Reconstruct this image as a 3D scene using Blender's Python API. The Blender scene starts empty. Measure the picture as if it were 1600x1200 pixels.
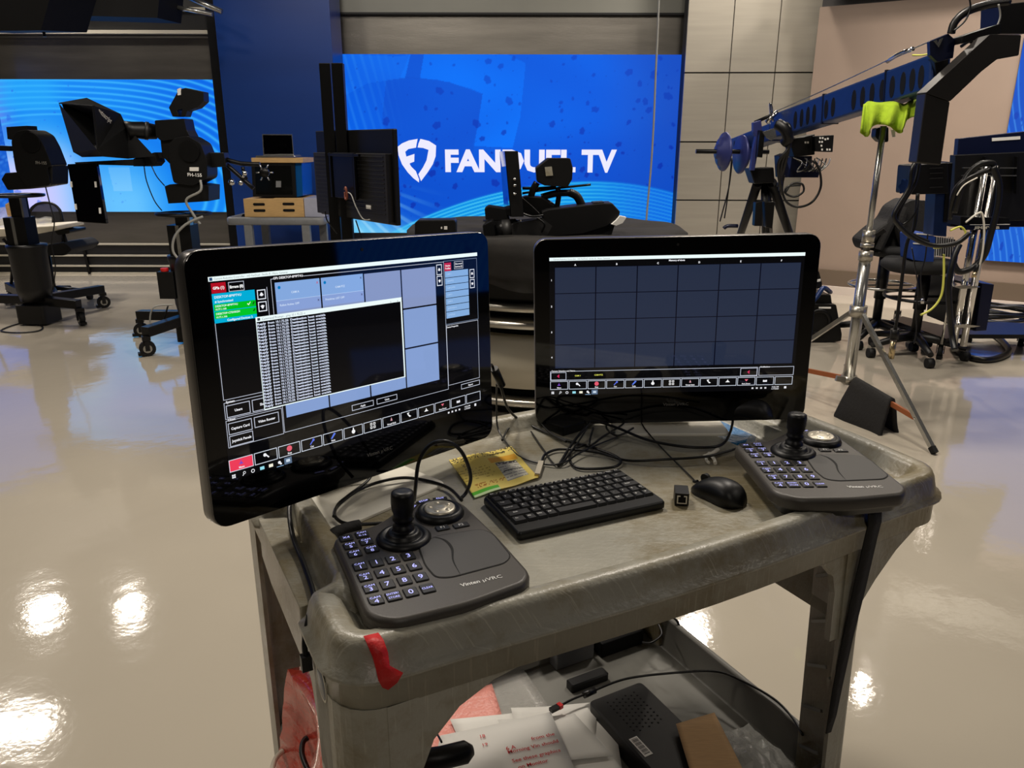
import bpy, bmesh, math, random
import numpy as np
from mathutils import Vector, Matrix
from mathutils.geometry import tessellate_polygon
random.seed(4)
R = math.radians
SC = bpy.context.scene
COL = SC.collection
# ------------------------------------------------------------ camera, light, exposure
F_PX, PITCH, CAM_H = 1200.0, 17.25, 1.44
cd = bpy.data.cameras.new('camera'); cam = bpy.data.objects.new('camera', cd); COL.objects.link(cam)
cam.location = (0, 0, CAM_H)
cam.rotation_euler = (Matrix.Rotation(R(90 - PITCH), 4, 'X') @ Matrix.Rotation(R(0.1), 4, 'Z')).to_euler()
cd.sensor_width = 36; cd.lens = 36 * F_PX / 1600; cd.clip_start = .02; cd.clip_end = 100
SC.camera = cam
SC.view_settings.view_transform = 'Standard'; SC.view_settings.look = 'None'
SC.view_settings.exposure = 0.0; SC.view_settings.gamma = 1
w = bpy.data.worlds.new('studio_dark'); SC.world = w; w.use_nodes = True
w.node_tree.nodes['Background'].inputs[0].default_value = (.50, .48, .44, 1)
w.node_tree.nodes['Background'].inputs[1].default_value = .05
CEIL = 5.4
def area(x, y, z, sx, sy, e, col=(1, .91, .78), aim=None, spread=180):
    l = bpy.data.lights.new('studio_light', 'AREA'); l.shape = 'RECTANGLE'; l.size = sx; l.size_y = sy
    l.energy = e; l.color = col; l.spread = R(spread)
    o = bpy.data.objects.new('studio_light', l); COL.objects.link(o); o.location = (x, y, z)
    if aim is not None:
        o.rotation_euler = (Vector(aim) - Vector((x, y, z))).to_track_quat('-Z', 'Y').to_euler()
    return o
# hanging studio lamps (all above the frame)
LAMPS = [(-5.9, 8.4, .22, .36), (-4.85, 8.5, .12, .34), (-5.0, 6.4, .6, .36), (2.2, 8.0, .22, .3), (3.7, 7.1, .3, .2),
         (-1.0, 3.2, .6, .4), (1.4, 3.6, .6, .4), (3.8, 4.2, .6, .6), (-3.2, 2.9, .7, .7), (4.4, 0.4, .7, .7), (-4.0, 0, .7, .7), (.6, -2.6, .9, .5)]
for x, y, sx, sy in LAMPS:
    area(x, y, 4.2, sx, sy, 100 if 3 < y < 4 else (30 if y < 1 else 48), (1, .905, .79), spread=140 if y > 6 else 180)
area(3.2, 4.9, 4.6, .5, .5, 44, (1, .90, .80), (4.6, 7.2, .3), 75)
area(-1.6, 5.4, 4.6, .6, .4, 26, (1, .93, .84), (0, 9.0, 3.2), 150)
# ------------------------------------------------------------ pixel calibration
_p = R(PITCH); _r = R(-0.1)
_F = Vector((0, math.cos(_p), -math.sin(_p))); _R0 = Vector((1, 0, 0)); _U0 = _R0.cross(_F)
_R = _R0 * math.cos(_r) + _U0 * math.sin(_r); _U = -_R0 * math.sin(_r) + _U0 * math.cos(_r)
def ray(px, py): return _F + _R * ((px - 800) / F_PX) - _U * ((py - 600) / F_PX)
def at(px, py, Y):
    d = ray(px, py); return d * (Y / d.y) + Vector((0, 0, CAM_H))
def on(px, py, Z):
    d = ray(px, py); return d * ((Z - CAM_H) / d.z) + Vector((0, 0, CAM_H))
# ------------------------------------------------------------ materials
def lin(c): return tuple(((x / 255) / 12.92 if x <= 10 else ((x / 255 + .055) / 1.055) ** 2.4) for x in c[:3]) + (1,)
MATS = {}
def mat(name, col=(128, 128, 128), rough=.5, metal=0, noise=0, nscale=20, bump=0, bscale=60, stretch=None, spec=.5, coat=0, trans=0, alpha=1, emit=None, es=1, rvar=0):
    if name in MATS: return MATS[name]
    m = bpy.data.materials.new(name); m.use_nodes = True; nt = m.node_tree; N = nt.nodes; L = nt.links
    b = N['Principled BSDF']; c = lin(col)
    b.inputs['Base Color'].default_value = c; b.inputs['Roughness'].default_value = rough
    b.inputs['Metallic'].default_value = metal; b.inputs['Specular IOR Level'].default_value = spec
    b.inputs['Coat Weight'].default_value = coat; b.inputs['Coat Roughness'].default_value = .05
    b.inputs['Transmission Weight'].default_value = trans; b.inputs['Alpha'].default_value = alpha
    if emit: b.inputs['Emission Color'].default_value = lin(emit); b.inputs['Emission Strength'].default_value = es
    tc = N.new('ShaderNodeTexCoord'); mp = N.new('ShaderNodeMapping'); L.new(tc.outputs['Object'], mp.inputs[0])
    if stretch: mp.inputs['Scale'].default_value = stretch
    if noise or rvar:
        n = N.new('ShaderNodeTexNoise'); n.inputs['Scale'].default_value = nscale; n.inputs['Detail'].default_value = 6
        L.new(mp.outputs[0], n.inputs['Vector'])
        if noise:
            rp = N.new('ShaderNodeValToRGB'); L.new(n.outputs['Fac'], rp.inputs[0])
            rp.color_ramp.elements[0].position = .3; rp.color_ramp.elements[1].position = .7
            rp.color_ramp.elements[0].color = tuple(x * (1 - noise) for x in c[:3]) + (1,)
            rp.color_ramp.elements[1].color = tuple(min(1, x * (1 + noise)) for x in c[:3]) + (1,)
            L.new(rp.outputs[0], b.inputs['Base Color'])
        if rvar:
            mr = N.new('ShaderNodeMapRange'); L.new(n.outputs['Fac'], mr.inputs[0])
            mr.inputs[3].default_value = rough - rvar; mr.inputs[4].default_value = rough + rvar
            L.new(mr.outputs[0], b.inputs['Roughness'])
    if bump:
        n2 = N.new('ShaderNodeTexNoise'); n2.inputs['Scale'].default_value = bscale; n2.inputs['Detail'].default_value = 4
        L.new(mp.outputs[0], n2.inputs['Vector'])
        bp = N.new('ShaderNodeBump'); bp.inputs['Strength'].default_value = bump; bp.inputs['Distance'].default_value = .01
        L.new(n2.outputs['Fac'], bp.inputs['Height']); L.new(bp.outputs[0], b.inputs['Normal'])
    MATS[name] = m; return m
def colmat(name, rough, es, attr_base=False, spec=.5):
    """surface whose picture colour comes from the mesh colour attribute; lit screens emit it"""
    m = bpy.data.materials.new(name); m.use_nodes = True; N = m.node_tree.nodes; L = m.node_tree.links
    b = N['Principled BSDF']; a = N.new('ShaderNodeVertexColor'); a.layer_name = 'Col'
    b.inputs['Roughness'].default_value = rough; b.inputs['Specular IOR Level'].default_value = spec
    if attr_base: L.new(a.outputs[0], b.inputs['Base Color'])
    else:
        b.inputs['Base Color'].default_value = (.004, .004, .005, 1)
        L.new(a.outputs[0], b.inputs['Emission Color']); b.inputs['Emission Strength'].default_value = es
    MATS[name] = m; return m
colmat('lcd_picture', .04, 1.0, spec=.6); colmat('led_picture', .55, 1.0, spec=.1); colmat('printed', .5, 0, True)
mat('black_plastic', (9, 9, 10), .42, noise=.15, nscale=40, spec=.35)
mat('black_matte', (6, 6, 7), .7, spec=.25)
mat('black_gloss', (3, 3, 4), .04, spec=.6)
mat('black_metal', (11, 11, 12), .38, .2, noise=.15, spec=.35)
mat('dark_grey', (26, 25, 25), .5, noise=.12, nscale=60)
mat('pad_shell', (66, 62, 57), .42, noise=.06, nscale=300, bump=.05, bscale=900)
mat('pad_under', (16, 16, 17), .4)
mat('touch_pad', (48, 46, 44), .5)
mat('key_black', (18, 18, 18), .42)
mat('pad_key', (22, 22, 24), .38)
mat('legend_white', (225, 225, 222), .5)
mat('legend_lit', (150, 150, 235), .5, emit=(178, 182, 255), es=1.0)
mat('legend_dim', (120, 118, 112), .4)
mat('silver', (205, 198, 180), .38, .55)
mat('plate_silver', (244, 240, 226), .25, .05, rvar=.08, nscale=9, coat=.3)
mat('edge_silver', (110, 108, 106), .3, .8)
mat('chrome', (210, 208, 204), .15, 1)
mat('steel_tube', (175, 175, 172), .25, .9)
mat('copper_bar', (168, 98, 60), .38, .5)
mat('blue_paint', (20, 44, 92), .35, .2, noise=.08)
mat('blue_dark', (8, 16, 44), .35, .2)
mat('blue_purple', (44, 50, 104), .4, .2)
mat('elbow_metal', (34, 32, 30), .4, .2, noise=.08)
mat('rubber', (9, 9, 9), .6, spec=.3)
mat('cable_black', (8, 8, 8), .38)
mat('cable_grey', (140, 140, 135), .45)
mat('cable_yellow', (205, 205, 90), .45)
mat('cable_white', (225, 220, 205), .5)
mat('paper', (222, 220, 214), .7, bump=.1, bscale=12)
mat('paper_warm', (214, 205, 184), .6, noise=.05, nscale=8)
mat('cardboard', (184, 148, 104), .8, noise=.08, nscale=30, stretch=(1, 8, 1))
mat('red_tape', (196, 22, 22), .5, bump=.3, bscale=60)
mat('red_bubble', (214, 66, 48), .25, bump=.8, bscale=60, noise=.25, nscale=10, coat=.6)
mat('pink_bubble', (226, 150, 138), .3, bump=.6, bscale=80, coat=.4)
mat('clear_plastic', (225, 225, 220), .10, trans=.5, alpha=.75, bump=.9, bscale=30)
mat('clear_film', (230, 228, 222), .15, trans=.6, alpha=.55, bump=.5, bscale=25)
mat('wood_light', (196, 160, 106), .55, noise=.12, nscale=14, stretch=(1, 1, 10))
mat('wood_white', (165, 168, 186), .5, noise=.05)
mat('green_cloth', (146, 174, 24), .9, noise=.12, nscale=30, bump=.5, bscale=200)
mat('black_cloth', (24, 21, 18), .95, noise=.35, nscale=9, bump=.6, bscale=8)
mat('bag_cloth', (15, 13, 12), .85, bump=.3, bscale=60)
mat('fabric_black', (20, 20, 21), .9, bump=.2, bscale=200)
mat('mesh_fabric', (40, 40, 44), .8, alpha=.75)
mat('blue_cloth', (20, 60, 140), .8, noise=.15)
mat('pc_blue', (14, 88, 158), .25, .3)
mat('smoked_glass', (14, 15, 14), .08)
mat('bluesilicone', (12, 96, 150), .35, noise=.3, nscale=70, bump=.5, bscale=90)
mat('brass_bnc', (196, 178, 140), .25, .9)
mat('cord_brown', (120, 60, 40), .6)  # plain brown of the small loop in the display's power cord
# --- cart resin
m = mat('cart_grey', (154, 151, 138), .36, noise=.12, nscale=7, bump=.12, bscale=120, rvar=.1)
nt = m.node_tree; N = nt.nodes; L = nt.links; b = N['Principled BSDF']
src = b.inputs['Base Color'].links[0].from_socket
tc = N.new('ShaderNodeTexCoord')
w1 = N.new('ShaderNodeTexNoise'); w1.inputs['Scale'].default_value = 3.2; w1.inputs['Detail'].default_value = 9; w1.inputs['Roughness'].default_value = .7
L.new(tc.outputs['Object'], w1.inputs['Vector'])
rp = N.new('ShaderNodeValToRGB'); L.new(w1.outputs['Fac'], rp.inputs[0]); rp.color_ramp.elements[0].position = .46; rp.color_ramp.elements[1].position = .60
mx = N.new('ShaderNodeMix'); mx.data_type = 'RGBA'; mx.blend_type = 'MIX'
L.new(rp.outputs[0], mx.inputs['Factor']); L.new(src, mx.inputs['A']); mx.inputs['B'].default_value = lin((124, 114, 88))
# scratches
sc = None
for ang in (.5, 1.9):
    mp = N.new('ShaderNodeMapping'); mp.inputs['Rotation'].default_value = (0, 0, ang); mp.inputs['Scale'].default_value = (2.2, 120, 2.2)
    L.new(tc.outputs['Object'], mp.inputs[0]); nz = N.new('ShaderNodeTexNoise'); nz.inputs['Scale'].default_value = 5; nz.inputs['Detail'].default_value = 3
    L.new(mp.outputs[0], nz.inputs['Vector']); rr = N.new('ShaderNodeValToRGB'); rr.color_ramp.elements[0].position = .63; rr.color_ramp.elements[1].position = .68
    L.new(nz.outputs['Fac'], rr.inputs[0])
    if sc is None: sc = rr.outputs[0]
    else:
        a = N.new('ShaderNodeMath'); a.operation = 'ADD'; L.new(sc, a.inputs[0]); L.new(rr.outputs[0], a.inputs[1]); sc = a.outputs[0]
ms = N.new('ShaderNodeMath'); ms.operation = 'MULTIPLY'; ms.inputs[1].default_value = .35; ms.use_clamp = True; L.new(sc, ms.inputs[0])
mx2 = N.new('ShaderNodeMix'); mx2.data_type = 'RGBA'; L.new(ms.outputs[0], mx2.inputs['Factor']); L.new(mx.outputs['Result'], mx2.inputs['A']); mx2.inputs['B'].default_value = lin((190, 184, 168))
L.new(mx2.outputs['Result'], b.inputs['Base Color'])
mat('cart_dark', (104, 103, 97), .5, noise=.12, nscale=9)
mat('cart_far', (120, 122, 124), .45, noise=.08)
# --- room
m = mat('floor_epoxy', (170, 162, 147), .075, noise=.035, nscale=1.1, spec=.6, coat=.25)
nt = m.node_tree; N = nt.nodes; L = nt.links; b = N['Principled BSDF']
tc = N.new('ShaderNodeTexCoord'); n1 = N.new('ShaderNodeTexNoise'); n1.inputs['Scale'].default_value = 9; n1.inputs['Detail'].default_value = 3
n2 = N.new('ShaderNodeTexNoise'); n2.inputs['Scale'].default_value = 70; n2.inputs['Detail'].default_value = 2
L.new(tc.outputs['Object'], n1.inputs['Vector']); L.new(tc.outputs['Object'], n2.inputs['Vector'])
b1 = N.new('ShaderNodeBump'); b1.inputs['Strength'].default_value = .05; b1.inputs['Distance'].default_value = .02; L.new(n1.outputs['Fac'], b1.inputs['Height'])
b2 = N.new('ShaderNodeBump'); b2.inputs['Strength'].default_value = .035; b2.inputs['Distance'].default_value = .004; L.new(n2.outputs['Fac'], b2.inputs['Height']); L.new(b1.outputs[0], b2.inputs['Normal'])
L.new(b2.outputs[0], b.inputs['Normal']); L.new(b2.outputs[0], b.inputs['Coat Normal'])
mat('brushed_metal', (128, 124, 117), .36, .75, noise=.13, nscale=3, stretch=(.5, 1, 4), bump=.06, bscale=40)
mat('panel_metal', (168, 162, 150), .42, .35, noise=.06, nscale=4, stretch=(.3, 1, 6))
mat('fascia', (142, 142, 134), .5, .2, noise=.05, nscale=2)
mat('wall_beige', (142, 124, 110), .6, noise=.03, nscale=3)
mat('wall_brown', (98, 84, 70), .5)
mat('wall_dark', (42, 40, 40), .7, noise=.05)
mat('ceiling_black', (18, 18, 18), .9, noise=.1)
mat('column_blue', (24, 62, 138), .32, noise=.06, nscale=2, stretch=(.4, 1, 3))
mat('gap_dark', (30, 30, 32), .6)
mat('skirt_light', (200, 188, 178), .5)
mat('desk_cream', (176, 170, 154), .4)
mat('trim_light', (196, 190, 174), .45, .1)
mat('steel_band', (170, 166, 156), .3, .8)
# ------------------------------------------------------------ mesh builder
def vec(p): return p if isinstance(p, Vector) else Vector(p)
class MB:
    def __init__(s, M=None): s.v = []; s.f = []; s.fm = []; s.sm = []; s.fc = []; s.M = M; s.mt = None; s.col = (1, 1, 1, 1); s.hascol = False
    def use(s, m): s.mt = m; return s
    def add(s, vs, fs, smooth=False):
        o = len(s.v)
        for p in vs:
            p = vec(p); s.v.append(s.M @ p if s.M else p)
        for f in fs: s.f.append([i + o for i in f]); s.fm.append(s.mt); s.sm.append(smooth); s.fc.append(s.col)
        return s
    def box(s, c, d, rot=None):
        c = vec(c); x, y, z = d[0] / 2, d[1] / 2, d[2] / 2
        P = [Vector((a * x, b_ * y, e * z)) for e in (-1, 1) for b_ in (-1, 1) for a in (-1, 1)]
        if rot is not None: P = [rot @ p for p in P]
        return s.add([c + p for p in P], [(0, 2, 3, 1), (4, 5, 7, 6), (0, 1, 5, 4), (2, 6, 7, 3), (0, 4, 6, 2), (1, 3, 7, 5)])
    def beam(s, p0, p1, wd, ht, up=(0, 0, 1)):
        p0, p1 = vec(p0), vec(p1); d = p1 - p0; L_ = d.length; x = d / L_; u = vec(up); y = u.cross(x)
        if y.length < 1e-5: y = Vector((0, 1, 0)).cross(x)
        y.normalize(); z = x.cross(y); rot = Matrix((x, y, z)).transposed()
        return s.box((p0 + p1) / 2, (L_, wd, ht), rot)
    def tube(s, pts, r, n=8, closed=False, cap=True):
        P = [vec(p) for p in pts]; k = len(P); rs = r if isinstance(r, (list, tuple)) else [r] * k
        vs = []; prev = None
        for i, p in enumerate(P):
            if closed: t = P[(i + 1) % k] - P[i - 1]
            else: t = P[min(i + 1, k - 1)] - P[max(i - 1, 0)]
            if t.length < 1e-9: t = Vector((0, 0, 1))
            t.normalize()
            if prev is None:
                a = Vector((0, 0, 1)) if abs(t.z) < .9 else Vector((1, 0, 0)); a = (a - t * a.dot(t)).normalized()
            else:
                a = prev - t * prev.dot(t); a = a.normalized() if a.length > 1e-6 else prev
            prev = a; b_ = t.cross(a)
            for j in range(n):
                q = 2 * math.pi * j / n; vs.append(p + (a * math.cos(q) + b_ * math.sin(q)) * rs[i])
        fs = []
        for i in range(k if closed else k - 1):
            i2 = (i + 1) % k
            for j in range(n): fs.append((i * n + j, i * n + (j + 1) % n, i2 * n + (j + 1) % n, i2 * n + j))
        s.add(vs, fs, True)
        if cap and not closed:
            o = len(s.v) - len(vs)
            s.f.append([o + j for j in reversed(range(n))]); s.fm.append(s.mt); s.sm.append(False); s.fc.append(s.col)
            s.f.append([o + (k - 1) * n + j for j in range(n)]); s.fm.append(s.mt); s.sm.append(False); s.fc.append(s.col)
        return s
    def cyl(s, p0, p1, r0, r1=None, n=16): return s.tube([p0, p1], [r0, r0 if r1 is None else r1], n)
    def lathe(s, prof, o=(0, 0, 0), axis=(0, 0, 1), n=24):
        o = vec(o); ax = vec(axis).normalized(); a = Vector((1, 0, 0)) if abs(ax.x) < .9 else Vector((0, 1, 0))
        a = (a - ax * a.dot(ax)).normalized(); b_ = ax.cross(a); vs = []; k = len(prof)
        for (r, z) in prof:
            for j in range(n):
                q = 2 * math.pi * j / n; vs.append(o + ax * z + (a * math.cos(q) + b_ * math.sin(q)) * max(r, 1e-5))
        fs = [(i * n + j, i * n + (j + 1) % n, (i + 1) * n + (j + 1) % n, (i + 1) * n + j) for i in range(k - 1) for j in range(n)]
        s.add(vs, fs, True); return s
    def prism(s, pts, z0, z1, smooth=False):
        """2D outline (counter-clockwise) extruded along z"""
        n = len(pts); vs = [(x, y, z0) for x, y in pts] + [(x, y, z1) for x, y in pts]
        fs = [(i, (i + 1) % n, n + (i + 1) % n, n + i) for i in range(n)]
        s.add(vs, fs, smooth); o = len(s.v) - 2 * n
        tri = tessellate_polygon([[Vector((x, y, 0)) for x, y in pts]])
        for t in tri:
            a, b_, c = t
            ar = (pts[b_][0] - pts[a][0]) * (pts[c][1] - pts[a][1]) - (pts[b_][1] - pts[a][1]) * (pts[c][0] - pts[a][0])
            if ar < 0: a, c = c, a
            for f in ([o + n + a, o + n + b_, o + n + c], [o + c, o + b_, o + a]):
                s.f.append(f); s.fm.append(s.mt); s.sm.append(False); s.fc.append(s.col)
        return s
    def stack(s, pts, levels, smooth=True):
        """outline lofted through (inset, z) levels, capped at both ends"""
        n = len(pts); vs = []
        for ins, z in levels: vs += [(x, y, z) for x, y in inset(pts, ins)]
        k = len(levels); fs = [(i * n + j, i * n + (j + 1) % n, (i + 1) * n + (j + 1) % n, (i + 1) * n + j) for i in range(k - 1) for j in range(n)]
        s.add(vs, fs, smooth); o = len(s.v) - len(vs)
        s.f.append([o + j for j in reversed(range(n))]); s.fm.append(s.mt); s.sm.append(False); s.fc.append(s.col)
        s.f.append([o + (k - 1) * n + j for j in range(n)]); s.fm.append(s.mt); s.sm.append(False); s.fc.append(s.col)
        return s
    def build(s, name, mt=None, parent=None, bevel=0, origin=None):
        V = np.array([tuple(v) for v in s.v], float)
        if parent is not None: og = parent.matrix_world_loc
        elif origin is not None: og = Vector(origin)
        else: og = Vector(((V[:, 0].min() + V[:, 0].max()) / 2, (V[:, 1].min() + V[:, 1].max()) / 2, V[:, 2].min()))
        me = bpy.data.meshes.new(name); me.from_pydata([tuple(Vector(v) - og) for v in V], [], s.f)
        names = []
        for k in s.fm:
            k = k or mt
            if k not in names: names.append(k)
        for k in names: me.materials.append(MATS[k])
        me.polygons.foreach_set('material_index', [names.index(k or mt) for k in s.fm])
        me.polygons.foreach_set('use_smooth', s.sm)
        if s.hascol:
            a = me.color_attributes.new('Col', 'FLOAT_COLOR', 'CORNER'); buf = []
            for f, c in zip(s.f, s.fc): buf += list(c) * len(f)
            a.data.foreach_set('color', buf)
        me.update(); o = bpy.data.objects.new(name, me); COL.objects.link(o)
        if parent is not None: o.parent = parent.o; o.location = (0, 0, 0)
        else: o.location = og
        if bevel:
            bv = o.modifiers.new('bevel', 'BEVEL'); bv.width = bevel; bv.segments = 2; bv.limit_method = 'ANGLE'; bv.angle_limit = R(40)
        return Node(o, og)
class Node:
    def __init__(s, o, og): s.o = o; s.matrix_world_loc = og
def inset(pts, d):
    if abs(d) < 1e-9: return list(pts)
    n = len(pts); out = []
    for i in range(n):
        a = Vector(pts[i - 1]); p = Vector(pts[i]); b_ = Vector(pts[(i + 1) % n])
        e1 = (p - a).normalized(); e2 = (b_ - p).normalized(); n1 = Vector((-e1.y, e1.x)); n2 = Vector((-e2.y, e2.x))
        m_ = n1 + n2; m_ = m_ / max(m_.dot(m_) / 2, .3); out.append((p.x + m_.x * d, p.y + m_.y * d))
    return out
def rrect(x0, y0, x1, y1, r, k=5):
    out = []
    for cx, cy, a in ((x1 - r, y0 + r, -90), (x1 - r, y1 - r, 0), (x0 + r, y1 - r, 90), (x0 + r, y0 + r, 180)):
        for i in range(k + 1): t = R(a + 90 * i / k); out.append((cx + r * math.cos(t), cy + r * math.sin(t)))
    return out
def roundpoly(pts, r, k=4):
    out = []; n = len(pts)
    for i in range(n):
        a = Vector(pts[i - 1]); p = Vector(pts[i]); b_ = Vector(pts[(i + 1) % n]); rr = r[i] if isinstance(r, (list, tuple)) else r
        rr = min(rr, (a - p).length * .45, (b_ - p).length * .45); q0 = p + (a - p).normalized() * rr; q1 = p + (b_ - p).normalized() * rr
        for j in range(k + 1): t = j / k; out.append(tuple(q0 * (1 - t) ** 2 + p * 2 * t * (1 - t) + q1 * t * t))
    return out
def spline(pts, k=8, closed=False):
    P = [vec(p) for p in pts]; out = []; n = len(P)
    for i in range(n if closed else n - 1):
        g = (lambda j: P[j % n]) if closed else (lambda j: P[max(0, min(n - 1, j))])
        a, b_, c, d = g(i - 1), g(i), g(i + 1), g(i + 2)
        for j in range(k):
            t = j / k; out.append(.5 * ((2 * b_) + (c - a) * t + (2 * a - 5 * b_ + 4 * c - d) * t * t + (3 * b_ - a - 3 * c + d) * t ** 3))
    if not closed: out.append(P[-1])
    return out
def tag(o, label=None, cat=None, group=None, kind=None):
    ob = o.o if isinstance(o, Node) else o
    if label: ob['label'] = label
    if cat: ob['category'] = cat
    if group: ob['group'] = group
    if kind: ob['kind'] = kind
    return o
def thing(name, label, cat, loc, group=None):
    o = bpy.data.objects.new(name, None); COL.objects.link(o); o.location = loc; o.empty_display_size = .1
    n = Node(o, Vector(loc)); tag(n, label, cat, group); return n
def struct(mb, name, mt=None, bevel=0): return tag(mb.build(name, mt, bevel=bevel), kind='structure')
_TX = {}
def text_mesh(s, bold=0.0):
    k = (s, bold)
    if k in _TX: return _TX[k]
    cu = bpy.data.curves.new('t', 'FONT'); cu.body = s; cu.size = 1; cu.resolution_u = 2; cu.offset = bold; cu.fill_mode = 'FRONT'
    ob = bpy.data.objects.new('t', cu); COL.objects.link(ob); dg = bpy.context.evaluated_depsgraph_get()
    me = ob.evaluated_get(dg).to_mesh(); vs = [(v.co.x, v.co.y) for v in me.vertices]; fs = [tuple(p.vertices) for p in me.polygons]
    ob.evaluated_get(dg).to_mesh_clear(); bpy.data.objects.remove(ob); bpy.data.curves.remove(cu)
    _TX[k] = (vs, fs); return _TX[k]
def put_text(mb, s, o, ux, uy, h, width=None, bold=0.0, align='c', mt=None, fit=None):
    """letters on a surface: o = centre point, ux/uy unit axes, h = capital height, width = fitted width"""
    vs, fs = text_mesh(s, bold)
    if not vs: return
    xs = [v[0] for v in vs]; ys = [v[1] for v in vs]; x0, x1 = min(xs), max(xs)
    y0, y1 = (min(ys), max(ys)) if fit else (0, .69)
    sy = h / (y1 - y0); sx = (width / (x1 - x0)) if width else sy
    cx = (x0 + x1) / 2 if align == 'c' else (x0 if align == 'l' else x1); cy = (y0 + y1) / 2
    o = vec(o); ux = vec(ux); uy = vec(uy); old = mb.mt, mb.M
    if mt: mb.mt = mt
    mb.M = None; mb.add([o + ux * ((x - cx) * sx) + uy * ((y - cy) * sy) for x, y in vs], fs); mb.mt, mb.M = old
class Canvas:
    """picture on a flat lit surface, drawn in its own pixel coordinates"""
    def __init__(s, o, ux, uy, px, n, mt='lcd_picture'):
        s.mb = MB().use(mt); s.mb.hascol = True; s.o = vec(o); s.ux = vec(ux) * px; s.uy = -vec(uy) * px; s.n = vec(n); s.L = 0
    def P(s, x, y, L): return s.o + s.ux * x + s.uy * y + s.n * (L * .00012)
    def c(s, col): s.mb.col = lin(col)
    def rect(s, x0, y0, x1, y1, col, L=1):
        s.c(col); s.mb.add([s.P(x0, y1, L), s.P(x1, y1, L), s.P(x1, y0, L), s.P(x0, y0, L)], [(0, 1, 2, 3)])
    def frame(s, x0, y0, x1, y1, col, wd=4, L=2):
        s.rect(x0, y0, x1, y0 + wd, col, L); s.rect(x0, y1 - wd, x1, y1, col, L); s.rect(x0, y0, x0 + wd, y1, col, L); s.rect(x1 - wd, y0, x1, y1, col, L)
    def poly(s, pts, col, L=2):
        s.c(col); tri = tessellate_polygon([[Vector((x, y, 0)) for x, y in pts]]); s.mb.add([s.P(x, y, L) for x, y in pts], tri)
    def text(s, t, x, y, h, col, L=3, bold=0.0, align='c', width=None, fit=None):
        s.c(col); k = s.ux.length; put_text(s.mb, t, s.P(x, y, L), s.ux / k, -s.uy / k, h * k, width * k if width else None, bold, align, fit=fit)
    def disc(s, x, y, r, col, L=3, n=14): s.poly([(x + r * math.cos(6.2832 * i / n), y + r * math.sin(6.2832 * i / n)) for i in range(n)], col, L)
def picture_grid(name, P00, P10, P01, fn, nx, ny, mt, parent):
    """fine grid of lit pixels; fn(u, v) -> rgb 0..255 arrays"""
    u, v = np.meshgrid(np.linspace(0, 1, nx + 1), np.linspace(0, 1, ny + 1)); rgb = np.clip(fn(u, v), 0, 255) / 255.
    rgb = np.where(rgb <= .04, rgb / 12.92, ((rgb + .055) / 1.055) ** 2.4)
    P00 = np.array(P00); A = np.array(P10) - P00; B = np.array(P01) - P00
    og = np.array(parent.matrix_world_loc) if parent else P00
    V = (P00 - og) + u[..., None] * A + v[..., None] * B
    idx = np.arange((nx + 1) * (ny + 1)).reshape(ny + 1, nx + 1)
    F = np.stack([idx[1:, :-1], idx[1:, 1:], idx[:-1, 1:], idx[:-1, :-1]], -1).reshape(-1, 4)
    me = bpy.data.meshes.new(name); me.from_pydata(V.reshape(-1, 3).tolist(), [], F.tolist()); me.materials.append(MATS[mt])
    a = me.color_attributes.new('Col', 'FLOAT_COLOR', 'POINT')
    a.data.foreach_set('color', np.concatenate([rgb.reshape(-1, 3), np.ones(((nx + 1) * (ny + 1), 1))], 1).ravel())
    o = bpy.data.objects.new(name, me); COL.objects.link(o)
    if parent: o.parent = parent.o
    return Node(o, Vector(og))
# ============================================================ THE ROOM
struct(MB().box((0, 2.5, -.05), (22, 17, .1)), 'floor', 'floor_epoxy')
struct(MB().box((0, 2.5, CEIL + .1), (22, 17, .2)), 'ceiling', 'ceiling_black')
struct(MB().box((-9.1, 2.5, 2.7), (.2, 17, 5.4)), 'wall_left', 'wall_dark')
struct(MB().box((0, -6.1, 2.7), (22, .2, 5.4)), 'wall_front', 'wall_dark')
# back wall: dark backing, brushed metal bands, fascia
YB = 9.05
mb = MB().use('wall_dark').box((0, YB + .3, 2.7), (22, .2, 5.4))
mb.use('brushed_metal').box((.1, YB + .1, 2.56), (4.4, .1, .44)).box((.1, YB + .1, .28), (4.4, .1, .56))
mb.use('fascia').box((.1, YB + .05, 3.4), (4.4, .12, 1.2))
mb.use('gap_dark').box((.1, YB + .03, 2.79), (4.4, .1, .02))
struct(mb, 'wall_back')
# left section of the back wall: metal bands above and below the video wall, black riser with steel lines
mb = MB().use('brushed_metal').box((-5.6, YB, 2.33), (5.3, .12, .52)).box((-5.6, YB, .56), (5.3, .12, .42))
mb.use('gap_dark').box((-5.6, YB - .05, 2.72), (5.3, .2, .22)).box((-5.6, YB - .02, .17), (5.3, .12, .34))
mb.use('trim_light').box((-5.6, YB - .18, 2.58), (5.3, .06, .035)).box((-5.6, YB - .18, 2.80), (5.3, .06, .035))
for z in (.345, .215, .095, .01): mb.box((-5.6, YB - .10, z), (5.3, .05, .018))
mb.use('wall_dark').box((-5.6, YB + .1, 4.2), (5.3, .1, 2.4)).use('gap_dark').box((-5.6, YB - .05, 2.95), (5.3, .2, .26))
for x in (-7.4, -6.2, -4.95, -3.7): mb.use('black_metal').beam((x, YB - .12, .35), (x + .03, YB - .12, .0), .03, .03, (1, 0, 0))
struct(mb, 'trim_1')
# blue column
mb = MB().use('column_blue').box((-2.37, 8.55, 2.7), (1.14, .5, 5.4))
mb.use('black_metal').box((-3.08, 8.85, 1.45), (.22, .2, 2.9))
struct(mb, 'trim_2', bevel=.006)
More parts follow.
